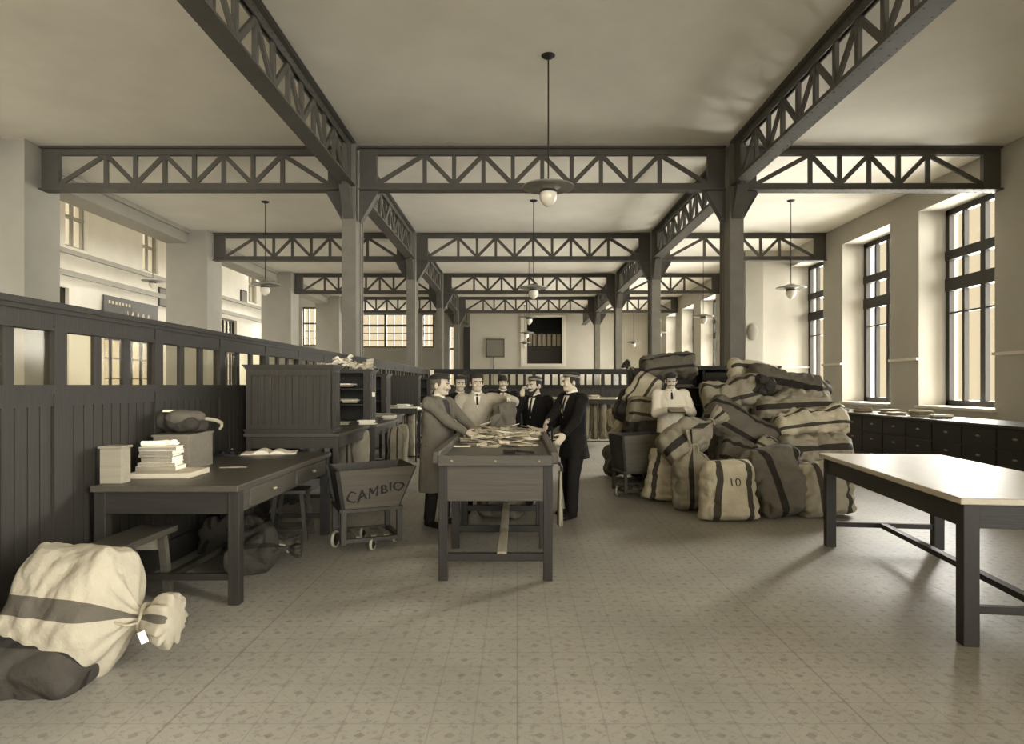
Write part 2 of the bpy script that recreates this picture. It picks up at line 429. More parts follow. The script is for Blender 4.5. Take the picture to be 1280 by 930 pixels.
# the dark internal gallery behind the opening
bm = nb(); box(bm, .2, 3.2, Y_BACK+2.4, Y_BACK+2.5, 2.5, 6.3); box(bm, .2, .3, Y_BACK+.4, Y_BACK+2.5, 2.5, 6.3); box(bm, 3.1, 3.2, Y_BACK+.4, Y_BACK+2.5, 2.5, 6.3)
box(bm, .2, 3.2, Y_BACK+.4, Y_BACK+2.5, 2.4, 2.5); box(bm, .2, 3.2, Y_BACK+.4, Y_BACK+2.5, 6.2, 6.3); struct('wall_gallery', bm, 'wood')
bm = nb(); box(bm, .32, .62, Y_BACK+.1, Y_BACK+.3, 2.9, 5.95); box(bm, 2.9, 3.02, Y_BACK-.05, Y_BACK+.3, 2.9, 5.95); box(bm, .2, .32, Y_BACK-.06, Y_BACK, 2.75, 6.05)
box(bm, 3.02, 3.14, Y_BACK-.06, Y_BACK, 2.75, 6.05); box(bm, .2, 3.14, Y_BACK-.1, Y_BACK, 2.75, 2.92); box(bm, .2, 3.14, Y_BACK-.06, Y_BACK, 5.95, 6.07); struct('trim_5', bm, 'wall')
g = thing('gallery_screen', 'dark gallery front with a pale glazed strip in the rear wall opening', 'screen', (.62, Y_BACK+.3, 2.9))
bm = nb(); box(bm, 0, 2.28, 0, .08, 0, 1.15); box(bm, 0, 2.28, -.03, .1, 1.08, 1.2); box(bm, 0, 2.28, 0, .08, 1.95, 2.05)
for k in range(8): box(bm, .02+k*.31, .09+k*.31, 0, .08, 1.15, 2.0)
obj('frame', bm, 'woodx', g)
bm = nb(); box(bm, 0, 2.28, .03, .05, 1.2, 1.95); obj('pane', bm, 'paper3', g)
s = thing('notice_board', 'square grey notice board on a post against the pale rear wall', 'board', (-1.45, Y_BACK-.08, 0))
bm = nb(); box(bm, -.55, .55, -.04, .04, 3.37, 4.5); obj('panel', bm, 'greywall', s)
bm = nb(); box(bm, -.6, .6, -.06, -.0, 4.46, 4.54); box(bm, -.6, .6, -.06, 0, 3.33, 3.41); box(bm, -.6, -.53, -.06, 0, 3.33, 4.54); box(bm, .53, .6, -.06, 0, 3.33, 4.54); obj('frame', bm, 'steel', s)
bm = nb(); tube(bm, [(-.1, 0, 0), (-.1, 0, 3.4)], .035); obj('post', bm, 'steel', s)
for nm, x, y, lab in (('picture_frame', 304, 372, 'small framed picture on the bright aisle wall above the partition, right one'), ('picture_frame', 204, 372, 'small framed picture on the bright aisle wall, left one half behind a pillar')):
    d = 16*F/(VX-x); c = at(x, y, d)
    s = thing(nm, lab, 'picture', (X+.03, c.y, c.z))
    bm = nb(); box(bm, -.02, .03, -.42, .42, -.42, .42); obj('frame', bm, 'wood', s)
    bm = nb(); box(bm, .03, .036, -.36, .36, -.36, .36); obj('print', bm, 'greywall', s)

# ---------------------------------------------------------------- steel frame
GH = .86; ZG = Z_CEIL-.004
gcache = {}
def girder(L, label, loc, rz):
    key = round(L, 2)
    if key in gcache:
        r = dup(gcache[key]); r['label'] = label; r.location = loc; r.rotation_euler = (0, 0, rz); return r
    r = thing('lattice_girder', label, 'girder', loc, rz); gcache[key] = r
    g = .34; sp = .585
    n = int(round((L-2*g-1.64)/sp))+1
    if n % 2 == 0: n -= 1
    x0 = L/2-(n-1)/2*sp
    for nm, za, zb, fl in (('top_chord', -.15, 0, 0), ('bottom_chord', -GH, -GH+.15, 1)):
        bm = nb(); zf = (zb-.02, zb) if not fl else (za, za+.02)
        box(bm, 0, L, -.14, .14, *zf)
        for s in (-1, 1): box(bm, 0, L, s*.035-.01, s*.035+.01, za, zb); box(bm, 0, L, min(s*.045, s*.12), max(s*.045, s*.12), *((zb-.035, zb-.02) if not fl else (za+.02, za+.035)))
        k = int(L/.16)
        for i in range(k):
            for s in (-1, 1):
                x = (i+.5)*L/k
                if fl: ell(bm, (x, s*.09, za), (.016, .016, .008), u=6, v=4)
                ell(bm, (x, s*.047, (za+zb)/2), (.015, .008, .015), u=6, v=4)
        obj(nm, bm, 'steel', r)
    for xa in (0, L-g):
        bm = nb(); box(bm, xa, xa+g, -.05, .05, -GH+.02, -.02)
        for i in range(6):
            for s in (-1, 1): ell(bm, (xa+(.04 if xa == 0 else g-.04), s*.052, -.1-i*.13), (.015, .008, .015), u=6, v=4)
        obj('gusset_plate', bm, 'steel', r)
    zt, zb = -.13, -GH+.13
    bm = nb(); box(bm, -.04, .04, -.03, .03, -GH+.05, -.05); first = obj('strut', bm, 'steel', r, loc=(x0, 0, 0))
    for i in range(1, n):
        c = first.copy(); C.objects.link(c); c.location = (x0+i*sp, 0, 0)
    pts = [(g-.02, zb)]+[(x0+i*sp, zt if i % 2 == 0 else zb) for i in range(n)]+[(L-g+.02, zb)]
    for (xa, za), (xb, zb_) in zip(pts, pts[1:]):
        bm = nb(); bar(bm, (xa, 0, za), (xb, 0, zb_), .045, .085, (0, 1, 0) if 0 else (0, 0, 1)); obj('diagonal', bm, 'steel', r)
    return r
row = ['nearest row', 'second row', 'third row', 'farthest row']
for i, d in enumerate(DD):
    girder(9.45-3.425, 'dark steel lattice girder across the left bay, %s' % row[i], (-9.45, d, ZG), 0)
    girder(7.256, 'dark steel lattice girder across the middle bay, %s' % row[i], (XL+.142, d, ZG), 0)
    girder((9.59 if i < 2 else 8.59)-4.402, 'dark steel lattice girder across the right bay, %s' % row[i], (XR+.142, d, ZG), 0)
ys = [5.67]+DD+[Y_BACK+.3]
stretch_l = ['nearest the camera', 'between the first and second columns', 'between the second and third columns', 'between the third and fourth columns', 'behind the last columns']
for X_, side in ((XL, 'left'), (XR, 'right')):
    for i in range(5):
        a = ys[i]+.335
        girder(6.73, 'lengthwise steel lattice girder over the %s columns, %s' % (side, stretch_l[i]), (X_, a, ZG), R(90))

def column_parts(r):
    bm = nb(); H = Z_CEIL
    box(bm, -.09, .09, -.29, .29, 0, H)
    for s in (-1, 1):
        box(bm, -.135, .135, s*.31-.012, s*.31+.012, 0, H)
        for t in (-1, 1):
            box(bm, min(t*.09, t*.105), max(t*.09, t*.105), min(s*.2, s*.30), max(s*.2, s*.30), 0, H)
    for i in range(int(H/.13)):
        z = .1+i*.13
        for t in (-1, 1):
            ell(bm, (t*.085, -.322, z), (.014, .008, .014), u=6, v=4)
            ell(bm, (t*.107, -.245, z), (.008, .014, .014), u=6, v=4)
            ell(bm, (t*.107, .245, z), (.008, .014, .014), u=6, v=4)
    obj('shaft', bm, 'colsteel', r)
    bm = nb(); box(bm, -.15, .15, -.45, .45, 0, .05); box(bm, -.145, .145, -.36, .36, .05, .1); obj('base_plate', bm, 'colsteel', r)
    for ax, s in (('x', -1), ('x', 1), ('y', -1), ('y', 1)):
        bm = nb(); zt, L_, D_ = H-GH-.01, .36, .62
        o_ = .135 if ax == 'x' else .31
        pr = [(o_, zt), (o_+L_, zt), (o_+L_, zt-.05), (o_+.03, zt-D_), (o_, zt-D_)]
        rings = []
        for w in (-.05, .05): rings.append([Vector((s*u, w, z)) if ax == 'x' else Vector((w, s*u, z)) for u, z in pr])
        loft(bm, rings)
        f0, f1 = (o_+L_, zt-.05), (o_+.03, zt-D_)
        if ax == 'x': bar(bm, (s*f0[0], 0, f0[1]), (s*f1[0], 0, f1[1]), .2, .025, (0, 0, 1))
        else: bar(bm, (0, s*f0[0], f0[1]), (0, s*f1[0], f1[1]), .2, .025, (0, 0, 1))
        obj('knee_bracket', bm, 'steel', r)
col0 = None
order = ['nearest', 'second', 'third', 'farthest']
for X_, side, ex in ((XL, 'left', 'behind the glazed partition'), (XR, 'right', 'behind the mail sacks')):
    for i, d in enumerate(DD):
        lab = 'riveted grey steel column, %s of the %s row%s' % (order[i], side, ', '+ex if i == 0 else '')
        if col0 is None:
            col0 = thing('steel_column', lab, 'column', (X_, d, 0)); column_parts(col0)
        else:
            c = dup(col0); c.location = (X_, d, 0); c['label'] = lab

# ---------------------------------------------------------------- pendant lamps
lamp0 = None
def lamp(x, y, z, label, zc=Z_CEIL):
    global lamp0
    if lamp0 is None:
        r = thing('pendant_lamp', label, 'lamp', (x, y, z), 0); lamp0 = r
        bm = nb(); lathe(bm, [(.03, .10), (.09, .085), (.16, .05), (.30, .02), (.37, .0), (.37, -.016), (.32, -.024), (.2, .0), (.12, -.03), (.1, -.06), (.06, -.05), (.03, 0)], 32); obj('shade', bm, 'shade', r, smooth=50)
        bm = nb(); lathe(bm, [(.1, -.06), (.124, -.10), (.126, -.15), (.112, -.20), (.08, -.25), (.04, -.285), (.01, -.295)], 24); obj('globe', bm, 'bulb', r, smooth=True)
        bm = nb(); lathe(bm, [(.115, -.05), (.122, -.07), (.118, -.095), (.1, -.095)], 24); obj('collar', bm, 'iron', r, smooth=40)
        bm = nb(); tube(bm, [(0, 0, .05), (0, 0, zc-z)], .011); obj('rod', bm, 'iron', r)
        bm = nb(); lathe(bm, [(.02, zc-z-.05), (.06, zc-z-.04), (.1, zc-z-.01), (.1, zc-z)], 16); obj('ceiling_rose', bm, 'iron', r, smooth=40)
        return r
    r = dup(lamp0); r.location = (x, y, z); r['label'] = label
    sc = (zc-z)/(Z_CEIL-lamp0.location.z)
    for c in r.children:
        n = c.name.split('.')[0]
        if n == 'rod': c.scale = (1, 1, sc)
        if n == 'ceiling_rose': c.location = (0, 0, (zc-z)-(Z_CEIL-lamp0.location.z))
    return r
lamp(.44, 9.4, 4.39, 'large pendant lamp with flat shade and opal globe, nearest the camera in the middle bay')
lamp(.41, 16.8, 4.04, 'opal globe pendant lamp, second along the middle bay')
lamp(.42, 24.2, 4.06, 'opal globe pendant lamp, third along the middle bay')
lamp(.42, 31.6, 4.06, 'opal globe pendant lamp, fourth along the middle bay')
lamp(.42, 39.0, 4.06, 'opal globe pendant lamp, last of the middle bay before the rear wall')
lamp(-6.5, 16.9, 4.14, 'pendant lamp hanging in the left bay beside the pale pillars')
lamp(7.0, 16.8, 4.04, 'pendant lamp hanging before the tall right-hand windows')
lamp(6.85, 24.2, 4.08, 'pendant lamp in the right bay just left of the nearest right column')
lamp(6.8, 31.6, 4.08, 'pendant lamp in the right bay before the distant bright windows')
lamp(6.9, 39.0, 4.08, 'farthest pendant lamp of the right bay near the rear wall')
c = at(191, 351, 24); lamp(c.x, c.y, c.z, 'pendant lamp hanging in the bright aisle beyond the left pillars', 8.5)
bm = nb(); box(bm, -16, -10.7, 23.94, 24.06, 8.5, 8.62); struct('trim_6', bm, 'pier')

# ---------------------------------------------------------------- glazed partitions
PX = -3.05; PH = 2.085
def partition(name, label, length, loc, rz, pitch, npane=3, m='part'):
    """runs along local +X, front face -Y"""
    r = thing(name, label, 'partition', loc, rz, kind='thing')
    T = .03; n = int(round(length/pitch)); L = n*pitch
    bm = nb(); box(bm, 0, L, -.06, .06, PH-.04, PH); box(bm, 0, L, -.045, .045, PH-.07, PH-.04); box(bm, 0, L, -T, T, PH-.17, PH-.07); box(bm, 0, L, -.04, .04, PH-.185, PH-.165); obj('top_rail', bm, 'part', r)
    bm = nb(); box(bm, 0, L, -.04, .04, EYE-.06, EYE); box(bm, 0, L, -T, T, EYE-.14, EYE-.06); obj('middle_rail', bm, 'part', r)
    bm = nb(); box(bm, 0, L, -.04, .04, 0, .2); obj('skirting', bm, 'part', r)
    bm = nb(); k = int(L/.105)
    for i in range(k):
        x = i*L/k; box(bm, x+.004, x+L/k-.004, -.018, .018, .2, EYE-.12)
    box(bm, 0, L, -.006, .006, .2, EYE-.12); obj('boarding', bm, m, r)
    bm = nb(); box(bm, -.06, .06, -.036, .036, 0, PH-.07); p0 = obj('post', bm, m, r)
    for i in range(1, n+1):
        c = p0.copy(); C.objects.link(c); c.location = (i*pitch, 0, 0)
    q0 = g0 = None; w = (pitch-.12)/npane
    for i in range(n):
        for j in range(npane):
            x = i*pitch+.06+j*w
            if g0 is None:
                bm = nb(); box(bm, .0, w, -.004, .004, EYE, PH-.17); g0 = obj('pane', bm, 'pglass', r, loc=(x, 0, 0))
                bm = nb(); box(bm, -.04, .04, -.014, .014, EYE, PH-.17); q0 = obj('mullion', bm, 'part', r, loc=(x+w, 0, 0))
            else:
                c = g0.copy(); C.objects.link(c); c.location = (x, 0, 0)
                if j < npane-1: c = q0.copy(); C.objects.link(c); c.location = (x+w, 0, 0)
    return r
partition('glazed_partition', 'long dark wood partition with glazed upper lights along the left side', 1.19*17, (PX, 5.52-3*1.19, 0), R(90), 1.19)
partition('glazed_partition', 'low glazed partition crossing the hall behind the workmen', 11.6, (PX+.12, 22.12, 0), 0, 1.16, 4, 'cab')
# ---------------------------------------------------------------- furniture
def rbox(name, dims, m, parent, bevel=.004, **k):
    bm = nb(); box(bm, *dims); return obj(name, bm, m, parent, bevel=bevel, **k)

# --- sorting table in the middle
TX0, TX1, TY0, TY1 = -.624, .275, 5.17, 7.31; TCX = (TX0+TX1)/2; TW = TX1-TX0; TL = TY1-TY0
t = thing('sorting_table', 'long wooden sorting table heaped with letters in the middle of the hall', 'table', (TCX, TY0, 0))
H = TW/2
rbox('table_top', (-H+.0, H, -.04, TL+.03, .93, .965), 'taby', t)
for s in (-1, 1):
    bm = nb(); box(bm, min(s*(H-.02), s*(H+.045)), max(s*(H-.02), s*(H+.045)), -.05, TL+.04, .93, 1.03)
    obj('side_rim', bm, 'taby', t, bevel=.012)
bm = nb(); box(bm, -H+.0, H-.0, -.062, -.04, .915, 1.0); obj('front_strip', bm, 'tabx', t, bevel=.008)
rbox('apron', (-H+.05, H-.05, .01, .04, .63, .92), 'tabx', t)
rbox('apron', (-H+.05, H-.05, TL-.04, TL-.01, .63, .92), 'tabx', t)
for s in (-1, 1): rbox('apron', (s*(H-.03)-.014, s*(H-.03)+.014, .05, TL-.05, .63, .92), 'taby', t)
for k in range(3):
    for s in (-1, 1):
        x = s*(H-.035); y = .04+k*(TL-.08)/2
        rbox('leg', (x-.036, x+.036, y-.036, y+.036, 0, .93), 'wood', t)
    rbox('stretcher', (-H+.06, H-.06, y-.03, y+.03, .155, .215), 'woodx', t)
bm = nb(); bar(bm, (.05, -.0, .225), (.05, TL, .225), .075, .02); obj('long_stretcher', bm, 'paley', t, bevel=.003)
bm = nb()
for x in (-.34, 0, .34): ell(bm, (x, -.066, .955), (.011, .008, .011), u=8, v=6)
obj('studs', bm, 'brass', t, smooth=True)
bm = nb(); tube(bm, [(H+.05, .08, .93), (H+.075, .08, .9), (H+.08, .08, .86), (H+.06, .08, .84)], .012); obj('hook', bm, 'iron', t, smooth=True)
bm = nb()
def cloth_strip(p, q, w, folds=3, t_=.012):
    rows = []
    for i in range(11):
        u = i/10; rr = []
        for k in range(9):
            a = (k/8-.5); rr.append(Vector(p).lerp(Vector(q), u)+Vector((math.sin(a*folds*6.28)*t_*(.5+u), a*w*(1+.2*u), 0)))
        rows.append(rr)
    vs = [[bm.verts.new(x) for x in r] for r in rows]
    for A, B in zip(vs, vs[1:]):
        for k in range(8): bm.faces.new((A[k], A[k+1], B[k+1], B[k]))
cloth_strip((H+.075, .1, .86), (H+.07, .1, .42), .09)
e = obj('hanging_cloth', bm, 'sackP', smooth=True); e.location = (TCX, TY0, 0)
sm = e.modifiers.new('s', 'SOLIDIFY'); sm.thickness = .012
tag(e, 'limp cloth hanging from the hook at the near right corner of the sorting table', 'cloth')

# --- desk at the left
DX0, DX1, DY0, DY1 = -2.98, -1.95, 4.60, 6.84
t = thing('writing_table', 'big dark wooden table on the left carrying boxes, books and an open ledger', 'table', ((DX0+DX1)/2, DY0, 0))
H = (DX1-DX0)/2; L = DY1-DY0
rbox('table_top', (-H, H, -.03, L+.03, .80, .845), 'taby', t, .006)
rbox('apron', (-H+.05, H-.05, .015, .045, .64, .80), 'woodx', t)
rbox('apron', (-H+.05, H-.05, L-.045, L-.015, .64, .80), 'woodx', t)
rbox('apron', (-H+.02, -H+.05, .05, L-.05, .64, .80), 'woody', t)
rbox('apron', (H-.05, H-.025, .05, L-.05, .64, .80), 'taby', t)
for k in range(2):
    y0 = .22+k*1.02
    d = rbox('drawer', (H-.03, H-.012, y0, y0+.86, .665, .785), 'taby', t, .004)
    bm = nb(); ell(bm, (H+.006, y0+.43, .725), (.022, .02, .016), u=10, v=7); obj('knob', bm, 'brass', d, smooth=True)
for a in (-1, 1):
    for y in (.045, L-.045): rbox('leg', (a*(H-.045)-.04, a*(H-.045)+.04, y-.04, y+.04, 0, .80), 'wood', t)
for y in (.045, L-.045): rbox('stretcher', (-H+.08, H-.08, y-.022, y+.022, .17, .215), 'woodx', t)
rbox('long_stretcher', (-.03, .03, .06, L-.06, .172, .212), 'woody', t)
def on_desk(x, y, z=.845):                          # photo pixel on the desk's surface
    d = (EYE-z)*F/(y-VY); return Vector(((x-VX)/F*d, d, z))

# boxes on the desk
def crate(name, label, cx, cy, z, w, d, h, rz, m='crate', lid=False, t_=.018):
    r = thing(name, label, 'box', (cx, cy, z), rz)
    for nm, dm in (('side_board', (-w/2, w/2, -d/2, -d/2+t_, 0, h)), ('side_board', (-w/2, w/2, d/2-t_, d/2, 0, h)),
                   ('end_board', (-w/2, -w/2+t_, -d/2+t_, d/2-t_, 0, h)), ('end_board', (w/2-t_, w/2, -d/2+t_, d/2-t_, 0, h)), ('bottom_board', (-w/2+t_, w/2-t_, -d/2+t_, d/2-t_, 0, t_))):
        rbox(nm, dm, m, r, .003)
    if lid: rbox('lid', (-w/2-.01, w/2+.01, -d/2-.01, d/2+.01, h, h+t_), m, r, .003)
    return r
crate('wooden_crate', 'pale wooden box on the left table with a dark bag on top', -2.84, 5.59, .845, .28, .50, .28, R(4), lid=True)
crate('wooden_crate', 'plain wooden box at the near left end of the left table', -2.90, 4.73, .845, .15, .12, .25, 0, 'pale', lid=True)
# books
bk = [(.30,.20,.035,'paper2',0),(.27,.19,.028,'paper',5),(.24,.18,.040,'paper',-4),(.25,.19,.022,'paper3',3),(.26,.18,.028,'paper2',-6),(.27,.17,.030,'paper',4)]
lab = ['broad ledger at the bottom of the stack before the wooden box', 'thin book, second from the bottom of the stack on the left table', 'thick pale book, third from the bottom of the stack on the left table', 'thin grey bound book, fourth up the stack on the left table', 'narrow book just below the topmost one of the left table stack', 'topmost pale book, lying slightly askew on the left table stack']
z = .885
for (w, d, h, m, a), lb in zip(bk, lab):
    r = thing('ledger', lb, 'book', (-2.795+rnd.uniform(-.015, .015), 5.16, z), R(a+4), 'stack of books on the left table')
    rbox('cover', (-w/2, w/2, -d/2, -d/2+.004, 0, h), 'paper3', r, .001)
    c = nb(); box(c, -w/2, w/2, -d/2, d/2, 0, .004); box(c, -w/2, w/2, -d/2, d/2, h-.004, h); obj('boards', c, m, r)
    rbox('pages', (-w/2+.004, w/2-.004, -d/2+.004, d/2-.006, .004, h-.004), 'paper', r, .001)
    z += h
r = thing('paper_roll', 'crumpled roll of white paper lying on top of the stacked books', 'paper', (-2.79, 5.15, z), R(8))
bm = nb(); tube(bm, [(-.15, 0, .022), (-.05, 0, .024), (.03, .01, .026), (.07, .01, .03)], [.022, .02, .024, .014], 10); obj('sheet', bm, 'paper', r, smooth=40)
bm = nb()
for k in range(7): ell(bm, (.08+rnd.uniform(-.02, .03), rnd.uniform(-.03, .03), .02+rnd.uniform(0, .02)), (.03, .02, .014), Matrix.Rotation(rnd.uniform(0, 3), 3, 'Z'), 7, 5)
obj('crumple', bm, 'paper', r)
p = on_desk(205, 589)
r = thing('portfolio', 'wide flat pale portfolio under the stack of books on the left table', 'book', (-2.70, 5.12, .845), R(3))
rbox('cover', (-.24, .22, -.2, .17, 0, .04), 'paper2', r, .004)
p = on_desk(292, 585)
r = thing('pencil', 'long pale pencil lying alone on the left table', 'pencil', (p.x, p.y, .851), R(10)); bm = nb(); tube(bm, [(-.11, 0, 0), (.09, 0, 0), (.11, 0, 0)], [.006, .006, .001], 6); obj('shaft', bm, 'pale', r)
# ink stand
p = on_desk(284, 570)
r = thing('ink_stand', 'small dark inkstand beside the open ledger on the left table', 'inkstand', (p.x, p.y, .845), R(8))
bm = nb(); box(bm, -.09, .09, -.05, .05, 0, .018); obj('tray', bm, 'iron', r, bevel=.004)
for x in (-.045, .045):
    bm = nb(); lathe(bm, [(.03, .018), (.032, .04), (.024, .05), (.018, .056), (.02, .062)], 14, (x, 0, 0)); obj('ink_well', bm, 'black', r, smooth=40)
bm = nb(); ell(bm, (.045, 0, .066), (.014, .014, .01), u=10, v=7); obj('lid', bm, 'brass', r, smooth=True)
# open ledger
p = on_desk(338, 567)
r = thing('open_ledger', 'open book with curling white pages on the left table', 'book', (p.x, p.y, .845), R(14))
rbox('cover', (-.28, .26, -.15, .15, 0, .006), 'paper3', r, 0)
for s in (-1, 1):
    bm = nb(); rings = []
    for i in range(11):
        u = i/10; x = s*u*.26; zz = .012+.03*math.sin(min(1, u*1.6)*math.pi)*(1-.3*u)+(.012 if s < 0 else 0)*(1-u)+(.02*max(0, u-.7))
        rings.append([Vector((x, -.145, .006)), Vector((x, .145, .006)), Vector((x, .145, zz)), Vector((x, -.145, zz))])
    loft(bm, rings); obj('page_block', bm, 'paper', r, smooth=40)

# bag on the crate: soft bag with strap
r = thing('cloth_bag', 'dark shapeless bag with a curved strap lying on the wooden box', 'bag', (-2.80, 5.60, 1.144), R(8))
bm = nb()
for k in range(14):
    a = rnd.uniform(0, 6.28); q = rnd.uniform(0, .14)
    ell(bm, (math.cos(a)*q*1.15-.06, math.sin(a)*q*.7, .07+rnd.uniform(-.015, .05)), (.095, .085, .075), Matrix.Rotation(rnd.uniform(0, 3), 3, 'Z'))
for v in bm.verts: v.co.z = max(v.co.z, .0)
obj('body', fused(bm, .009, 3), 'sackK', r, smooth=True)
bm = nb(); ell(bm, (-.04, -.08, .13), (.13, .09, .07)); ell(bm, (.06, -.06, .14), (.09, .06, .05)); obj('flap', fused(bm, .008, 4), 'sackD', r, smooth=True)
bm = nb(); tube(bm, [(.06, -.02, .12), (.14, 0, .115), (.21, .02, .10), (.25, .03, .075), (.255, .02, .045), (.24, .0, .02)], [.012, .016, .016, .016, .014, .01], 8); obj('strap', bm, 'rope', r, smooth=True)
r = thing('folded_paper', 'white folded paper lying on top of the dark bag', 'paper', (-2.86, 5.52, 1.316), R(6))
bm = nb(); bar(bm, (-.11, 0, .012), (.1, 0, .008), .07, .008); bar(bm, (-.11, .01, .02), (-.02, .01, .018), .06, .007); obj('sheet', bm, 'paper', r)

# --- bench and stools
r = thing('bench', 'rough wooden bench tucked under the near end of the left table', 'bench', (-2.68, 3.98, 0), R(-1))
rbox('seat', (-.14, .14, 0, .90, .465, .51), 'taby', r, .006)
for y in (.14, .76):
    for s in (-1, 1):
        bm = nb(); bar(bm, (s*.15, y, 0), (s*.1, y, .465), .05, .05); obj('leg', bm, 'tabx', r)
    rbox('cross_rail', (-.12, .12, y-.015, y+.015, .36, .45), 'pale', r, 0)
def stool(label, x, y, rz):
    r = thing('stool', label, 'stool', (x, y, 0), rz)
    rbox('seat', (-.17, .17, -.15, .15, .46, .495), 'tabx', r)
    for a in (-1, 1):
        for b_ in (-1, 1):
            bm = nb(); bar(bm, (a*.175, b_*.15, 0), (a*.125, b_*.11, .46), .038, .038); obj('leg', bm, 'cab', r)
    for b_ in (-1, 1): rbox('rung', (-.155, .155, b_*.14-.012, b_*.14+.012, .08, .115), 'cab', r, 0)
    for a in (-1, 1): rbox('rung', (a*.155-.012, a*.155+.012, -.13, .13, .14, .17), 'cab', r, 0)
stool('four-legged wooden stool behind the right legs of the left table', -2.30, 7.0-.32, R(5))

# --- sorting cabinets along the partition
def moulding(bm, x0, x1, y0, y1, z, h, out):
    for k, (a, b_) in enumerate(((0, .35), (.35, .7), (.7, 1))): box(bm, x0-out*(.35+.32*k), x1+out*(.35+.32*k), y0-out*(.35+.32*k), y1+out*(.35+.32*k), z+h*a, z+h*b_)
def cabinet(label, x0, x1, y0, dp, z0, z1, back=True, shelves=3, loc_rz=0, panel=True):
    r = thing('pigeonhole_cabinet', label, 'cabinet', ((x0+x1)/2, y0, z0))
    w = (x1-x0)/2; h = z1-z0
    bm = nb(); moulding(bm, -w, w, 0, dp, h-.05, .05, .035); obj('cornice', bm, 'cab', r)
    bm = nb(); moulding(bm, -w, w, 0, dp, 0, .045, .025); obj('plinth', bm, 'cab', r)
    for s in (-1, 1):
        bm = nb(); x = s*(w-.016); box(bm, x-.016, x+.016, 0, dp, .045, h-.05)
        for k in range(3):
            y = dp*(.25+.25*k); box(bm, s*w-.006, s*w+.006, y-.022, y+.022, .07, h-.08)
        obj('side_panel', bm, 'cab', r)
    if back:
        bm = nb(); n = 11
        for k in range(n):
            a = -w+.05+k*(2*w-.1)/n; box(bm, a+.003, a+(2*w-.1)/n-.003, .012, .03, .09, h-.1)
        box(bm, -w+.03, w-.03, .02, .034, .04, h-.05); obj('boarded_back', bm, 'cab', r)
        bm = nb(); box(bm, -w, -w+.055, -.006, .03, .045, h-.05); box(bm, w-.055, w, -.006, .03, .045, h-.05); box(bm, -w+.05, w-.05, -.005, .029, h-.12, h-.052); box(bm, -w+.05, w-.05, -.005, .029, .047, .1); obj('frame', bm, 'cab', r)
    else:
        rbox('back_panel', (-w+.03, w-.03, dp-.02, dp, .045, h-.05), 'wood', r, 0)
        for s in (-1, 1):
            bm = nb(); x = s*(w-.045); box(bm, x-.045, x+.045, -.01, .03, .045, h-.05)
            for k in (-1, 0, 1): box(bm, x+k*.026-.008, x+k*.026+.008, -.018, 0, .08, h-.09)
            obj('fluted_post', bm, 'cab', r)
        for k in range(1, shelves):
            z = .045+k*(h-.1)/shelves; rbox('shelf', (-w+.03, w-.03, .0, dp-.02, z-.01, z+.01), 'woodx', r, 0)
    return r
def counter(label, x0, x1, y0, y1, z, m='cab'):
    r = thing('counter_table', label, 'counter', ((x0+x1)/2, (y0+y1)/2, 0)); w = (x1-x0)/2; d = (y1-y0)/2
    rbox('top', (-w, w, -d, d, z-.035, z), 'tabx', r)
    for nm, dm in (('apron', (-w+.06, w-.06, -d+.03, -d+.055, z-.16, z-.035)), ('apron', (-w+.06, w-.06, d-.055, d-.03, z-.16, z-.035)), ('apron', (-w+.03, -w+.055, -d+.06, d-.06, z-.16, z-.035)), ('apron', (w-.055, w-.03, -d+.06, d-.06, z-.16, z-.035))): rbox(nm, dm, 'cab', r, 0)
    for a in (-1, 1):
        for b_ in (-1, 1): rbox('leg', (a*(w-.05)-.03, a*(w-.05)+.03, b_*(d-.05)-.03, b_*(d-.05)+.03, 0, z-.035), m, r)
        rbox('stretcher', (a*(w-.05)-.018, a*(w-.05)+.018, -d+.07, d-.07, .2, .24), m, r, 0)
    rbox('stretcher', (-w+.07, w-.07, -.018, .018, .2, .24), m, r, 0)
    return r
counter('work counter under the tall boarded cabinet on the left', -2.97, -1.93, 7.1, 8.55, 1.02)
cabinet('tall cabinet with a boarded back beyond the left table', -2.955, -2.03, 7.14, .36, 1.02, 1.77)
counter('work counter heaped with papers below the open shelves on the left', -2.95, -1.86, 8.62, 10.3, 1.02)
cabinet('open shelf cabinet holding papers behind the tall boarded cabinet', -2.95, -2.0, 8.9, .36, 1.02, 1.76, back=False)
counter('work counter farther along the left partition', -2.95, -2.1, 10.75, 12.2, 1.02)
cabinet('second open shelf cabinet, partly hidden behind the first one', -2.95, -2.2, 11.0, .36, 1.02, 1.74, back=False)
counter('work counter under the second boarded cabinet on the left', -2.95, -2.05, 13.85, 15.4, 1.02)
cabinet('second boarded cabinet, standing farther down the left partition', -2.93, -2.12, 13.95, .36, 1.02, 1.75)
counter('last work counter of the left row, near the far partition', -2.95, -2.1, 15.9, 17.4, 1.02)
cabinet('last open shelf cabinet of the left row, seen edge on', -2.9, -2.15, 16.2, .36, 1.02, 1.74, back=False)
for x, y, d, lb in ((467, 493, 8.88, 'small white tag pinned to the fluted post of the open shelves'), (540, 466, 16.17, 'small white notice on top corner of the last left cabinet')):
    p = at(x, y, d); r = thing('hanging_card', lb, 'tag', (p.x, p.y, p.z)); s = .02 if x == 467 else .05
    rbox('card', (-s, s, -.004, .0, -s*1.5, s*1.5), 'paper', r, 0)
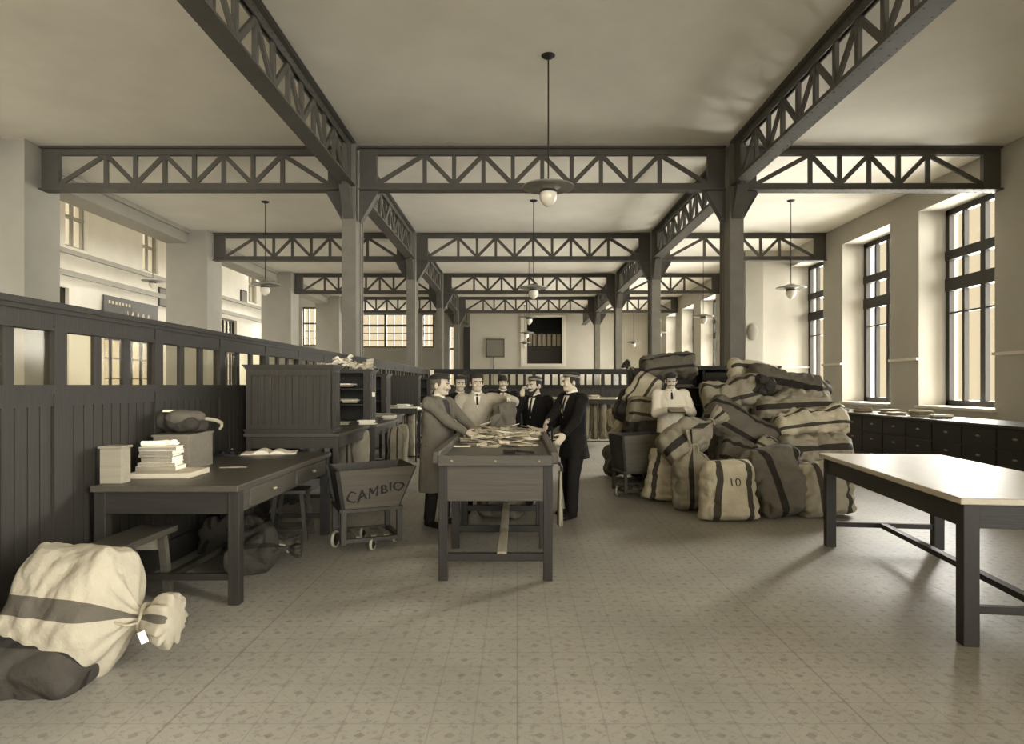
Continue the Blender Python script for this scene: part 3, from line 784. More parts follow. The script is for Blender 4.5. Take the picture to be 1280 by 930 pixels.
def paper_pile(label, x, y, z, n, w=.2, d=.14, group='paper piles on shelves and counters', mats=('paper', 'paper2', 'paper3')):
    r = thing('paper_pile', label, 'papers', (x, y, z), 0, group); zz = 0
    for k in range(n):
        h = rnd.uniform(.006, .018); bm = nb(); a = rnd.uniform(-.35, .35); q = (rnd.uniform(-.02, .02), rnd.uniform(-.02, .02))
        box(bm, -w/2*rnd.uniform(.75, 1), w/2*rnd.uniform(.75, 1), -d/2*rnd.uniform(.8, 1), d/2, 0, h)
        obj('sheaf', bm, rnd.choice(mats), r, loc=(q[0], q[1], zz), rot=(0, 0, a)); zz += h
    return zz
# shelves' papers and the heap on top
for k, (x, z, n) in enumerate(((-2.55, 1.305, 3), (-2.3, 1.305, 4), (-2.62, 1.525, 2), (-2.35, 1.525, 3))):
    paper_pile('small pile of papers on the %s shelf of the nearer open cabinet, %s one' % ('lower' if z < 1.4 else 'upper', 'left' if k % 2 == 0 else 'right'), x, 9.03, z, n, .2, .2)
r = thing('paper_bundle', 'big crumpled heap of white papers on top of the open shelf cabinet', 'papers', (-2.35, 9.08, 1.76))
def sheets(r, n, x0, x1, h):
    for k in range(n):
        u = rnd.uniform(-1, 1); bm = nb(); w = rnd.uniform(.10, .17); d = rnd.uniform(.08, .12); t_ = rnd.uniform(.004, .03)
        loft(bm, [[Vector((-w/2+i*w/5, -d/2, rnd.uniform(-.008, .008)+.02*math.sin(i*1.3+k))) for i in range(6)]+[Vector((w/2-i*w/5, -d/2, t_+.02*math.sin((5-i)*1.3+k))) for i in range(6)],
                  [Vector((-w/2+i*w/5, d/2, rnd.uniform(-.008, .008)+.02*math.sin(i*1.3+k))) for i in range(6)]+[Vector((w/2-i*w/5, d/2, t_+.02*math.sin((5-i)*1.3+k))) for i in range(6)]])
        obj('sheaf', bm, rnd.choice(('paper', 'paper', 'paper2')), r, loc=((x0+x1)/2+u*(x1-x0)/2, rnd.uniform(-.08, .08), .025+(1-u*u)*h*rnd.random()), rot=(rnd.uniform(-.3, .3), rnd.uniform(-.4, .4), rnd.uniform(-1, 1)))
sheets(r, 26, -.30, .2, .13)
r = thing('paper_bundle', 'smaller white paper bundle at the right end of the open cabinet top', 'papers', (-2.05, 9.05, 1.76))
sheets(r, 8, -.05, .05, .08)
k = 0
for x, y, n in ((-2.0, 8.72, 5), (-2.35, 8.75, 3), (-1.97, 10.1, 6), (-2.3, 10.88, 5), (-2.6, 10.88, 4), (-2.25, 13.86, 3), (-2.35, 16.05, 5)):
    k += 1
    paper_pile(['loose papers at the near right corner of the paper-heaped left counter', 'flat papers in the middle of the left counter, below the open shelves', 'thick pile of papers at the far end of the paper-heaped counter', 'pile of papers at the right of the third left counter', 'low pile of papers in the middle of the third left counter', 'thin papers before the second boarded cabinet', 'papers on the last left counter'][k-1], x, y, 1.02, n, .22, .16)

# --- cart CAMBIO
def cart(name, label, loc, rz, word=None, sc=1.0, m='cab', tall=1.0):
    r = thing(name, label, 'cart', loc, rz); r.scale = (sc, sc, sc)
    zb, zt = .40, .76*tall; B = [(-.27, -.25), (.25, -.25), (.25, .25), (-.27, .25)]; T_ = [(-.33, -.30), (.40, -.30), (.40, .30), (-.33, .30)]
    zT = [zt, zt+.02, zt+.02, zt]
    nm = ['front_board', 'end_board', 'back_board', 'end_board']
    for k in range(4):
        j = (k+1) % 4; bm = nb()
        p = [Vector((*B[k], zb)), Vector((*B[j], zb)), Vector((*T_[j], zT[j])), Vector((*T_[k], zT[k]))]
        n = (p[1]-p[0]).cross(p[2]-p[0]).normalized()*.02
        loft(bm, [[q for q in p], [q-n for q in p]]); obj(nm[k], bm, m if k != 0 else 'crate2', r)
    bm = nb(); box(bm, -.26, .24, -.2, .2, zb-.01, zb+.012); obj('bottom_board', bm, m, r)
    for k in range(4): bm = nb(); bar(bm, (*B[k], zb), (*T_[k], zT[k]), .035, .012); obj('corner_iron', bm, 'iron', r)
    bm = nb(); y = .24
    for k in range(4): j = (k+1) % 4; bar(bm, (*[c*1.06 for c in B[k]], zb-.01), (*[c*1.06 for c in B[j]], zb-.01), .035, .03)
    obj('top_frame', bm, 'cab', r)
    for k in range(4):
        x, yy = B[k]; rbox('leg', (x-.025, x+.025, yy-.025, yy+.025, .075, zb-.02), 'cab', r, .003)
    bm = nb()
    for k in range(4): j = (k+1) % 4; bar(bm, (*B[k], .11), (*B[j], .11), .045, .035)
    obj('lower_frame', bm, 'cab', r)
    bm = nb()
    for x in (-.12, .02, .14): bar(bm, (x, -.2, .12), (x, .2, .12), .05, .02)
    obj('lower_slats', bm, 'pale', r)
    for (x, yy, rad) in ((-.30, .02, .08), (.0, -.24, .06), (.27, .0, .05), (.0, .24, .06)):
        bm = nb(); n = 22
        prof = [(rad*.8, -.012), (rad*.97, -.012), (rad, -.006), (rad, .006), (rad*.97, .012), (rad*.8, .012)]
        lathe(bm, prof+[prof[0]], n)
        w = obj('wheel', bm, 'wheel', r, smooth=50, loc=(x, yy, rad), rot=(R(90), 0, R(58)))
        bm = nb(); lathe(bm, [(rad*.8, -.007), (rad*.8, .007), (.02, .012), (.02, -.012)], n); box(bm, -.012, .012, -.012, .012, -.025, .025); obj('hub', bm, 'iron', w)
        bm = nb()
        for s in (-1, 1): bar(bm, (x+s*.02, yy, rad), (x+s*.02, yy, .11), .006, .02)
        obj('fork', bm, 'iron', r)
    if word:
        bm = text_bm(word, .15, 1.12)
        gd = bmesh.ops.duplicate(bm, geom=bm.verts[:]+bm.edges[:]+bm.faces[:])
        for v in [q for q in gd['geom'] if isinstance(q, bmesh.types.BMVert)]: v.co += Vector((.005, .003, .001))
        p0, p1, p3 = Vector((*B[0], zb)), Vector((*B[1], zb)), Vector((*T_[0], zT[0]))
        ex = (p1-p0).normalized(); mid = (p0+p1)/2; nn = Vector((0, -1, 0)); top = (Vector((*T_[0], zT[0]))+Vector((*T_[1], zT[1])))/2
        up = (top-mid); up.x = 0; up.normalize(); nrm = ex.cross(up).normalized()
        jr = random.Random(3)
        for v in bm.verts:
            x, z = v.co.x, v.co.y
            z = z*(1.0 if x < .05 else .80)+.012*math.sin(x*9)+.007*math.sin(x*41)+.004*math.sin(z*60+x*30)+x*.14; x = x*.88+.006*math.sin(z*38+x*17)
            v.co = mid+ex*(x+.03)+up*(.15+z)+nrm*(.005+v.co.z)
        bmesh.ops.solidify(bm, geom=bm.faces[:], thickness=.002) if False else None
        obj('lettering', bm, 'paint', r)
    return r
MT['crate2'] = wood('cart_board_wood', (86,79,64), 'X', .6, .25)
cart('mail_cart', 'wooden hopper cart lettered CAMBIO on small wheels beside the left table', (-1.455, 6.36, 0), R(24), 'CAMBIO')

# --- right-hand table
MT['rt'] = MT['wood']
r = thing('work_table', 'dark table with a pale scrubbed top at the right, only one leg fully seen', 'table', (2.965, 6.36, 0), R(-7.5))
W, L = 1.05, 2.5
rbox('table_top', (-.03, W+.03, -L-.03, .03, .845, .885), 'palet', r, .006)
rbox('apron', (.015, .045, -L+.08, -.08, .70, .845), 'woody', r, 0); rbox('apron', (W-.045, W-.015, -L+.08, -.08, .70, .845), 'woody', r, 0)
rbox('apron', (.08, W-.08, -.045, -.015, .70, .845), 'woodx', r, 0); rbox('apron', (.08, W-.08, -L+.015, -L+.045, .70, .845), 'woodx', r, 0)
for x in (.045, W-.045):
    for y in (-.045, -L+.045): rbox('leg', (x-.045, x+.045, y-.045, y+.045, 0, .845), 'wood', r)
for y in (-.045, -L+.045): rbox('stretcher', (.09, W-.09, y-.022, y+.022, .19, .235), 'woodx', r, 0)
rbox('long_stretcher', (W/2-.03, W/2+.03, -L+.07, -.07, .19, .232), 'woody', r, 0)

# --- cupboard behind the sacks and long counter under the windows
def cupboard():
    x0, x1, y, z1 = 2.62, 4.52, 11.35, 1.88
    r = thing('cupboard', 'dark tall cupboard with open left shelves behind the mail sacks', 'cupboard', ((x0+x1)/2, y, 0)); w = (x1-x0)/2
    bm = nb(); moulding(bm, -w, w, 0, .4, z1-.07, .07, .05); obj('cornice', bm, 'wood', r)
    for x in (-w+.015, -w+.6, w-.015): rbox('upright', (x-.015, x+.015, 0, .4, 0, z1-.07), 'wood', r, 0)
    rbox('back_panel', (-w+.03, w-.03, .38, .4, 0, z1-.07), 'wood', r, 0)
    for z in (.35, .8, 1.2, 1.5): rbox('shelf', (-w+.03, -w+.585, 0, .38, z-.01, z+.01), 'woodx', r, 0)
    for k in range(2):
        a = -w+.62+k*.62
        d = rbox('door', (a, a+.6, -.012, .012, .1, z1-.12), 'wood', r, .004)
        bm = nb(); box(bm, a+.09, a+.51, -.02, -.01, .2, 1.0); box(bm, a+.09, a+.51, -.02, -.01, 1.1, z1-.2); obj('panel', bm, 'wood', d, bevel=.006)
        bm = nb(); ell(bm, (a+(.55 if k == 0 else .05), -.03, 1.05), (.014, .018, .014), u=8, v=6); obj('knob', bm, 'brass', d)
    return x0
cupboard()
for z, n, lb in ((1.21, 4, 'lower'), (1.51, 3, 'upper')):
    paper_pile('papers on the %s open shelf of the dark cupboard behind the sacks' % lb, 2.92, 11.5, z, n, .3, .2)
p = at(885, 491, 11.3)
r = thing('hanging_card', 'white card on the front of the dark cupboard, above the sacks', 'tag', (p.x, 11.33, p.z)); rbox('card', (-.03, .03, -.004, 0, -.03, .03), 'paper', r, 0)
r = thing('drawer_counter', 'long dark counter with rows of drawers under the right-hand windows', 'counter', (6.62, 7.6, 0), R(90))
L = 8.6
rbox('top', (0, L, -.9, .03, .965, 1.0), 'tabx', r)
rbox('carcass', (.03, L-.03, -.85, -.02, .08, .965), 'woodx', r, 0)
rbox('plinth', (.06, L-.06, -.82, -.05, 0, .08), 'wood', r, 0)
n = 12; w = (L-.12)/n
for k in range(n):
    for j in range(3):
        a = .06+k*w; z0 = .12+j*.28
        d = rbox('drawer', (a+.015, a+w-.015, -.02, .0, z0, z0+.25), 'woodx', r, .004)
        bm = nb(); ell(bm, (a+w/2, .008, z0+.14), (.05, .012, .016), u=8, v=6); obj('handle', bm, 'brass', d)
lbl = ['flat', 'tall', 'loose', 'thick', 'thin', 'bulky', 'low', 'square', 'wide', 'ragged']
k = 0
for y, x, n, w in ((14.6, 6.9, 5, .3), (13.9, 6.85, 4, .26), (13.2, 6.95, 9, .3), (12.5, 7.1, 7, .34), (11.9, 6.85, 4, .28), (11.3, 6.95, 10, .34), (10.7, 6.9, 5, .3)):
    paper_pile('%s pile of papers, number %s from the far end of the drawer counter' % (lbl[k], ['one', 'two', 'three', 'four', 'five', 'six', 'seven'][k]), x, y, 1.0, n, w, .24, 'paper piles on the drawer counter', ('paper', 'paper2', 'paper3', 'paper3')); k += 1
p = (6.8, 14.1)
r = thing('ink_bottle', 'small dark bottle standing among papers at the far end of the drawer counter', 'bottle', (p[0], p[1], 1.0))
bm = nb(); lathe(bm, [(.035, 0), (.035, .1), (.015, .13), (.013, .17), (.018, .18)], 12); obj('body', bm, 'black', r, smooth=40)
# ---------------------------------------------------------------- mail sacks
def sack_mesh(W, H, T, tied=.0, seed=0, lump=.05, bend=0.0, sag=0.0, flare=1.0, taper=0.0, nu=52, nv=42):
    """canvas sack, bottom at z=0, mouth at z=H; W wide (x), T thick (y). tied: 0 closed seam, 1 gathered neck"""
    rg = random.Random(seed); o = Vector((rg.uniform(0, 50), rg.uniform(0, 50), rg.uniform(0, 50)))
    bm = nb(); uvl = bm.loops.layers.uv.new('UVMap'); rings = []; uvs = {}
    tn = .80 if tied else 1.01
    for i in range(nv+1):
        t = i/nv
        e = min(1, t/.10); b = math.sqrt(max(0, 1-(1-e)**2)) if e < 1 else 1
        if tied:
            if t < tn:
                k = max(0, (t-.50)/(tn-.50)); s = 1-(k*k*(3-2*k))*(1-.17)
            else:
                k = (t-tn)/(1-tn); s = .17+flare*.26*math.sin(k*math.pi*.62)
            wx, wy = W/2*s*(.86+.14*b)*(1+.06*math.sin(t*3.1)), T/2*max(s*.98, .0)*(.25+.75*b)*(1+.12*math.sin(min(1, t/tn)*3.1))
            if t >= tn-.06: wy = max(wy, wx*.55)
        else:
            wx = W/2*(.9+.1*b)*(1-.10*math.sin(t*math.pi)*0)
            e2 = min(1, (1-t)/.22); b2 = math.sqrt(max(0, 1-(1-e2)**2))
            wy = T/2*max(.06, (.25+.75*b)*b2)*(1+.1*math.sin(t*3.14))
            wx *= (.88+.12*b2)
        ring = []
        for j in range(nu):
            a = 2*math.pi*j/nu; ca, sa = math.cos(a), math.sin(a); n = 2.5
            x = math.copysign(abs(ca)**(2/n), ca)*wx; y = math.copysign(abs(sa)**(2/n), sa)*wy
            u = math.copysign(abs(ca)**(2/n), ca)
            if tied and t > .55:                       # gathers at the neck
                k = min(1, (t-.55)/.2); r_ = 1+.16*k*math.sin(a*9+o.x); x *= r_; y *= r_
            p = Vector((x, y, t*H))
            if t > .05: p.x *= 1-taper*t
            cr = abs(noise.noise(Vector((p.x*5, p.y*5, p.z*5))+o*1.7)); cr2 = abs(noise.noise(Vector((p.x*10, p.y*10, p.z*8))+o*.7))
            q = .55*(min(cr, .22)/.22-.8)+.30*(min(cr2, .2)/.2-.7)+noise.noise(p*3.2+o)*.9+noise.noise(p*7.5+o)*.5+noise.noise(Vector((p.x*16, p.y*16, p.z*9))+o)*.28
            d = Vector((x, y, 0)); d = d.normalized() if d.length > 1e-6 else Vector((0, 0, 0))
            p += d*q*lump*(1 if t > .04 else .3)
            p.z += noise.noise(p*5+o*2)*lump*.6*(0 if t < .03 else 1)
            p.y += bend*((t-.5)**2)*4*H*.5 ; p.x += sag*math.sin(t*math.pi)
            ring.append(p); uvs[(i, j)] = (u, t)
        rings.append(ring)
    vs = [[bm.verts.new(p) for p in r] for r in rings]
    for i in range(nv):
        for j in range(nu):
            k = (j+1) % nu; f = bm.faces.new((vs[i][j], vs[i][k], vs[i+1][k], vs[i+1][j]))
            for l, key in zip(f.loops, ((i, j), (i, k), (i+1, k), (i+1, j))): l[uvl].uv = uvs[key]
    for end in (0, nv):
        f = bm.faces.new(vs[end] if end else list(reversed(vs[end])))
        for l in f.loops: l[uvl].uv = (.32, end/nv)
    return bm
def place(o, pos, A, N):
    A = Vector(A).normalized(); y = -Vector(N); y = (y-A*y.dot(A)).normalized(); x = y.cross(A).normalized()
    o.matrix_world = Matrix((( x.x, y.x, A.x, pos[0]), (x.y, y.y, A.y, pos[1]), (x.z, y.z, A.z, pos[2]), (0, 0, 0, 1)))
SG = 'mail sacks heaped on the right'
def sack(label, W, H, T, mat_, pos, A=(0, 0, 1), N=(0, -1, 0), tied=0, seed=0, group=SG, centre=False, rope=True, ink=None, name='mail_sack', **k):
    bm = sack_mesh(W, H, T, tied, seed, **k)
    o = obj(name, bm, mat_, smooth=True)
    s = o.modifiers.new('sub', 'SUBSURF'); s.levels = 1; s.render_levels = 1
    p = Vector(pos)
    if centre: p = p-Vector(A).normalized()*H*.5
    place(o, p, A, N); tag(o, label, 'mail sack', group)
    if tied and rope:
        bm = nb(); zz = H*.80; rr = W/2*.18
        tube(bm, [(rr*1.12*math.cos(a), rr*.78*math.sin(a), zz+.008*math.sin(3*a)) for a in [2*math.pi*i/18 for i in range(19)]], .014, 7)
        tube(bm, [(rr*.5, -rr*.8, zz), (rr*.8, -rr*1.4, zz-.03), (rr*.6, -rr*1.7, zz-.12), (rr*1.0, -rr*1.8, zz-.2)], .008, 6)
        obj('tie_cord', bm, 'rope', o, smooth=True)
    if ink:
        s_, size, ux, uz = ink
        bv = bvh_of(o.data); tb = text_bm(s_, size)
        bmesh.ops.subdivide_edges(tb, edges=tb.edges[:], cuts=1)
        for v in tb.verts:
            x, z = ux+v.co.x, uz+v.co.y; h = bv.ray_cast(Vector((x, -2, z)), Vector((0, 1, 0))); v.co = Vector((x, (h[0].y if h[0] is not None else -T/2)-.004, z))
        obj('stencilled_number', tb, 'stencil', o)
    return o
def fl(x, y): d = EYE*F/(y-VY); return Vector(((x-VX)/F*d, d, 0))
# front standing sacks
p = fl(916, 655); sack('pale upright sack stencilled 10, front of the heap', .70, .69, .42, 'sackA', (p.x+.02, p.y+.2, 0), (.0, .12, 1), (.06, -1, 0), 0, 11, ink=('10', .13, .0, .43), lump=.04, taper=.22)
p = fl(834, 630); sack('pale upright sack with two dark stripes at the left end of the heap', .56, .68, .34, 'sackA', (p.x+.0, p.y+.2, 0), (.14, .12, 1), (-.2, -1, 0), 0, 12, lump=.04, taper=.15)
p = fl(881, 645); sack('tied upright sack standing between the left striped sack and sack 10', .52, 1.0, .40, 'sackM', (p.x+.0, p.y+.40, 0), (-.02, .08, 1), (.25, -1, 0), 1, 13, lump=.05)
p = fl(948, 650); sack('small sack squeezed close behind the right side of sack 10', .46, .66, .34, 'sackM', (p.x+.03, p.y+.46, 0), (.02, .2, 1), (.3, -1, 0), 0, 14, lump=.04)
p = fl(992, 652); sack('large grey sack leaning right of sack 10 with a curving dark stripe', .80, .86, .5, 'sackD', (p.x+.09, p.y+.32, 0), (-.26, .3, 1), (.35, -1, .2), 0, 15, lump=.07)
p = fl(1050, 652); sack('squat sack standing behind the right-hand table leg', .66, .66, .44, 'sackM', (p.x+.02, p.y+.3, 0), (-.12, .16, 1), (.2, -1, 0), 0, 16, lump=.05)
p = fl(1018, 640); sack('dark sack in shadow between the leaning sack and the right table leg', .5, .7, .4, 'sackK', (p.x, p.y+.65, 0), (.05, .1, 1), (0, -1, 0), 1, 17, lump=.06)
# lying and leaning sacks of the heap: label, W (height as seen), length, thickness, material, pixel centre, distance, axis, normal, tied
heap = [
 ('sloping sack above the left striped sack, its gathered neck with cord at the upper right', .46, .98, .40, 'sackM1', 868, 543, 8.45, (.80, .1, .56), (-.1, -1, .45), 1, 21, .05),
 ('dark sack half buried behind the tied upright sack', .46, .74, .34, 'sackD', 928, 574, 8.75, (.85, .15, -.35), (0, -1, .4), 0, 22, .06),
 ('big dark striped sack sloping down to the right across the heap', .58, 1.12, .5, 'sackD', 926, 538, 9.25, (.78, -.1, -.46), (.1, -1, .35), 0, 23, .05),
 ('small pale-ended sack lying under the pile of three on the right', .30, .5, .3, 'sackM', 968, 566, 8.75, (.5, -.5, -.3), (.3, -1, .3), 1, 24, .04),
 ('lying sack fourth from the top of the right-hand stack, striped along its end', .42, 1.0, .5, 'sackM1', 1018, 562, 9.0, (.99, -.1, .06), (0, -1, .2), 0, 25, .07),
 ('pale lying sack, third from the top of the right-hand stack', .40, 1.02, .52, 'sackL', 1013, 531, 9.25, (.985, -.1, .12), (0, -1, .55), 0, 26, .07),
 ('grey lying sack, second from the top of the right-hand stack', .40, 1.15, .55, 'sackM1', 990, 508, 9.55, (.985, .05, .05), (0, -1, .1), 0, 27, .07),
 ('large dark sack drooping over the top right of the heap', .50, 1.30, .6, 'sackD1', 985, 485, 9.95, (.97, .1, -.20), (0, -1, .15), 0, 28, .08),
 ('bulging striped sack at the upper left of the heap, in front of the cupboard', .50, .95, .45, 'sackM', 918, 495, 9.7, (.90, -.15, .22), (-.1, -1, .5), 0, 29, .08),
 ('pale pointed sack lying on the very top of the heap', .34, .85, .3, 'sackL1', 942, 466, 10.3, (.9, .2, -.16), (0, -1, .5), 0, 30, .05),
 ('dark sack under the stack of three, its shaded end toward the camera', .42, .9, .5, 'sackD', 1005, 594, 8.85, (.97, .1, .05), (0, -1, .2), 0, 31, .05),
]
for lb, W, H, T, m, x, y, d, A, N, td, sd, lu in heap:
    sack(lb, W, H, T, m, at(x, y, d), A, N, td, sd, centre=True, lump=lu)
# sacks on the floor at the back that carry the stack
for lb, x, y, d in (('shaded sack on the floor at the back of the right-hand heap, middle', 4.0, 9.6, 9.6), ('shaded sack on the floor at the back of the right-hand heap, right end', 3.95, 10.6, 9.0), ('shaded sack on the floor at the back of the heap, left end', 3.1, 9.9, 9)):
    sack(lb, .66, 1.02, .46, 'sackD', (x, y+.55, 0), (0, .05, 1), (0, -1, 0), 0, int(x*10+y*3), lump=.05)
sack('dark puckered sack mouth showing between the top sacks of the heap', .3, .42, .26, 'sackK', at(955, 488, 9.62), (-.3, -.8, .3), (0, -.3, 1), 1, 40, lump=.05, rope=False)
# second heap, left of the man in white
G2 = 'mail sacks stacked beside the man in white'
h2 = [
 ('dark sack lying on top of the left-hand stack, beside the cupboard top', .42, .95, .5, 'sackD', 836, 459, 10.95, (.97, .1, .1), (-.1, -1, .4), 0, 51, .05),
 ('pale striped sack facing the camera, upper left of the man in white', .42, .62, .4, 'sackL', 803, 490, 10.6, (.5, .2, .7), (-.3, -1, .3), 0, 52, .04),
 ('grey striped sack beside the left elbow of the man in white', .40, .55, .4, 'sackM', 806, 514, 10.3, (.9, .1, -.15), (-.1, -1, .3), 0, 53, .04),
 ('round dark sack bulging at the left of that stack', .42, .52, .4, 'sackK', 787, 508, 10.7, (.3, .3, .6), (-.5, -1, .2), 0, 54, .05),
 ('dark sack with upturned mouth at the top left of that stack', .36, .62, .34, 'sackK', 796, 470, 10.9, (-.55, 0, .6), (-.2, -1, .3), 1, 55, .05),
 ('large dark sack slumped behind the tub cart', .75, .85, .6, 'sackK', 808, 548, 10.4, (.15, .1, 1), (-.1, -1, .2), 0, 56, .06),
 ('dark sack slumped on the floor left of the tub cart', .55, .62, .5, 'sackK', 784, 568, 10.6, (.1, .1, 1), (-.2, -1, .1), 0, 57, .06),
]
for lb, W, H, T, m, x, y, d, A, N, td, sd, lu in h2:
    sack(lb, W, H, T, m, at(x, y, d), A, N, td, sd, G2, True, lump=lu)
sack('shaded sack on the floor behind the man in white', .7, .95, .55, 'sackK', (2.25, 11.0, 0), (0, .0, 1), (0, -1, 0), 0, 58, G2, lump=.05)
# parcels by that heap
pc = [('pale parcel lowest on the floor by the left end of the second heap', 771, 545, 11.2, .26, .22, .2, -.6), ('square pale parcel tilted beside the dark sacks', 779, 530, 10.95, .22, .2, .2, .5),
      ('small parcel on top of the tilted pale parcels', 776, 512, 11.1, .2, .16, .16, .2), ('long pale wrapped parcel by the rack of sacks', 768, 522, 11.4, .2, .3, .2, -.3)]
for lb, x, y, d, w, h, t_, a in pc:
    r = thing('parcel', lb, 'parcel', at(x, y, d), 0, 'parcels by the second heap'); r.rotation_euler = (.2, a, .3)
    rbox('wrapping', (-w/2, w/2, -t_/2, t_/2, -h/2, h/2), 'paper2', r, .02)
    bm = nb(); box(bm, -w/2-.004, w/2+.004, -.006, .006, -h/2-.004, h/2+.004); box(bm, -.006, .006, -t_/2-.004, t_/2+.004, -h/2-.004, h/2+.004); obj('string', bm, 'rope', r)
r = thing('parcel', 'large rough bundle on the floor under the pale parcels', 'parcel', (at(772, 560, 11.1).x+.03, 11.15, 0), .2, 'parcels by the second heap')
bm = nb()
for k in range(8): ell(bm, (rnd.uniform(-.12, .12), rnd.uniform(-.1, .1), rnd.uniform(.12, .42)), (.17, .16, .15))
for v in bm.verts: v.co.z = max(0, v.co.z)
obj('wrapping', fused(bm, .02, 2), 'sackD', r, smooth=True)
cart('tub_cart', 'dark tub cart standing in front of the man in white', (1.66, 9.2, 0), R(12), None, .9, 'wood', 1.25)
# sacks at the bottom left
G3 = 'sacks lying in the near left corner'
o = sack('pale dark-striped sack in the near left corner, tied neck to the right', .66, .86, .5, 'sackS', (-2.68, 3.60, .345), (1, -.12, -.06), (.1, -1, .35), 1, 61, G3, lump=.04, flare=1.0)
sack('dark flat sack lying under the tied pale one in the near left corner', .6, .72, .34, 'sackK', (-2.9, 3.5, .14), (1, -.05, 0), (.1, -.3, 1), 0, 62, G3, lump=.03)
r = thing('hanging_tag', 'white tag hanging from the tied neck of the near left sack', 'tag', at(176, 797, 3.38), R(20)); bm = nb(); bar(bm, (0, 0, .03), (.02, 0, -.03), .035, .004, (0, 1, 0)); obj('card', bm, 'paper', r)
sack('dark crumpled sack lying under the left table', .44, .6, .30, 'sackK', (-2.42, 5.45, .15), (1, .25, .05), (.1, -.5, 1), 1, 63, None, lump=.06)
sack('dark bundle of sacking behind the near legs of the left table', .44, .5, .36, 'sackK', (-2.72, 5.95, .18), (.1, .9, 0), (.1, -.1, 1), 0, 64, None, lump=.08)

# ---------------------------------------------------------------- racks of hanging sacks
def rack(label, x0, x1, y, z, dp=.55):
    r = thing('sack_rack', label, 'rack', ((x0+x1)/2, y, 0)); w = (x1-x0)/2
    for a in (-1, 1):
        for b_ in (0, dp):
            bm = nb(); tube(bm, [(a*w, b_, 0), (a*w, b_, z)], .014); obj('post', bm, 'iron', r, smooth=True)
        bm = nb(); tube(bm, [(a*w, 0, .12), (a*w, dp, .12)], .011); obj('foot_rail', bm, 'iron', r)
    bm = nb(); tube(bm, [(-w, 0, .12), (w, 0, .12)], .011); obj('foot_rail', bm, 'iron', r)
    bm = nb(); box(bm, -w-.03, w+.03, -.03, dp+.03, z, z+.03); obj('top_tray', bm, 'cab', r)
    for a in (-.035, dp+.02): bm = nb(); box(bm, -w-.03, w+.03, a, a+.015, z-.05, z+.06); obj('tray_lip', bm, 'cab', r)
    return r
def hang(label, x, y, z, w, h, m, seed, group):
    o = sack(label, w, h, .26, m, (x, y, z-h), (0, 0, 1), (0, -1, 0), 0, seed, group, lump=.03, name='hanging_sack', nu=30, nv=20); return o
racks = [('iron rack of hanging sacks before the second boarded cabinet on the left', -2.62, -2.03, 13.1, 1.02, 3, 'left rack'),
         ('iron rack of hanging sacks behind the right-hand workmen', 1.62, 2.55, 16.6, 1.12, 4, 'right rear rack'), ('iron rack of sacks seen between the two dark-suited men', .9, 1.5, 16.9, 1.12, 3, 'middle rear rack')]
sd = 70
pos_w = ['leftmost', 'second', 'third', 'fourth']
for lb, x0, x1, y, z, n, nm in racks:
    rack(lb, x0, x1, y, z)
    for k in range(n):
        sd += 1; w = (x1-x0-.06)/n
        hang('%s canvas sack hanging in the %s' % (pos_w[k], nm), x0+.03+(k+.5)*w, y+.27, z-.055, w*.95, .92, 'sackP' if k % 2 == 0 else 'sackM', sd, 'sacks hanging in the %s' % nm)
    for k in range(n):
        w = (x1-x0)/n
        paper_pile('%s heap of papers on top of the %s' % (pos_w[k], nm), x0+(k+.5)*w, y+.25, z+.03, rnd.choice((6, 8, 10)), .26, .3, 'papers on top of the %s' % nm, ('paper', 'paper2', 'paper'))
for k, (x, y) in enumerate(((-2.22, 8.7), (-2.02, 8.72), (-1.86, 9.2), (-1.84, 9.7))):
    hang('%s pale sack hanging from the paper-heaped left counter' % pos_w[k], x if k < 2 else -1.72, y if k > 1 else 8.45, .97, .2, .84, 'sackP' if k % 2 else 'sackM', 90+k, 'sacks hanging from the left counter')
for lb, x, y, h, m, s in (('dark sack on the floor at the far end of the left counters', -1.55, 16.6, .8, 'sackD', 95), ('pale sack slumped on the floor right of the left sack rack', -1.75, 14.6, .5, 'sackM', 96)):
    sack(lb, .5, h, .4, m, (x, y, 0), (.05, .05, 1), (.2, -1, 0), 1, s, None, lump=.05)
# grey sack held open behind the sorting table
sack('grey canvas sack held open at the far end of the sorting table', .52, 1.36, .30, 'sackG', (-.22, 7.62, 0), (.06, .0, 1), (-.1, -1, 0), 0, 97, None, lump=.10, taper=.45)

# ---------------------------------------------------------------- letters on the sorting table
TZ = .966
env = []
for i, m in enumerate(('paper', 'paper2', 'paper3', 'paper', 'paper2')):
    bm = nb(); w, d = ((.155, .10), (.17, .115), (.14, .09), (.19, .12), (.16, .11))[i]; box(bm, -w/2, w/2, -d/2, d/2, 0, .004)
    # flap fold
    loft(bm, [[Vector((-w/2, d/2, .004)), Vector((w/2, d/2, .004)), Vector((0, 0, .004))], [Vector((-w/2, d/2, .0052)), Vector((w/2, d/2, .0052)), Vector((0, 0, .0052))]])
    me = bpy.data.meshes.new('letter'); finish(bm); bm.to_mesh(me); bm.free(); me.materials.append(MT[m]); env.append(me)
def letter(x, y, z, rx, ry, rz, k, label, group):
    o = bpy.data.objects.new('letter', env[k]); C.objects.link(o); o.location = (x, y, z); o.rotation_euler = (rx, ry, rz); tag(o, label, 'letter', group)
hl = random.Random(21)
cells = {}
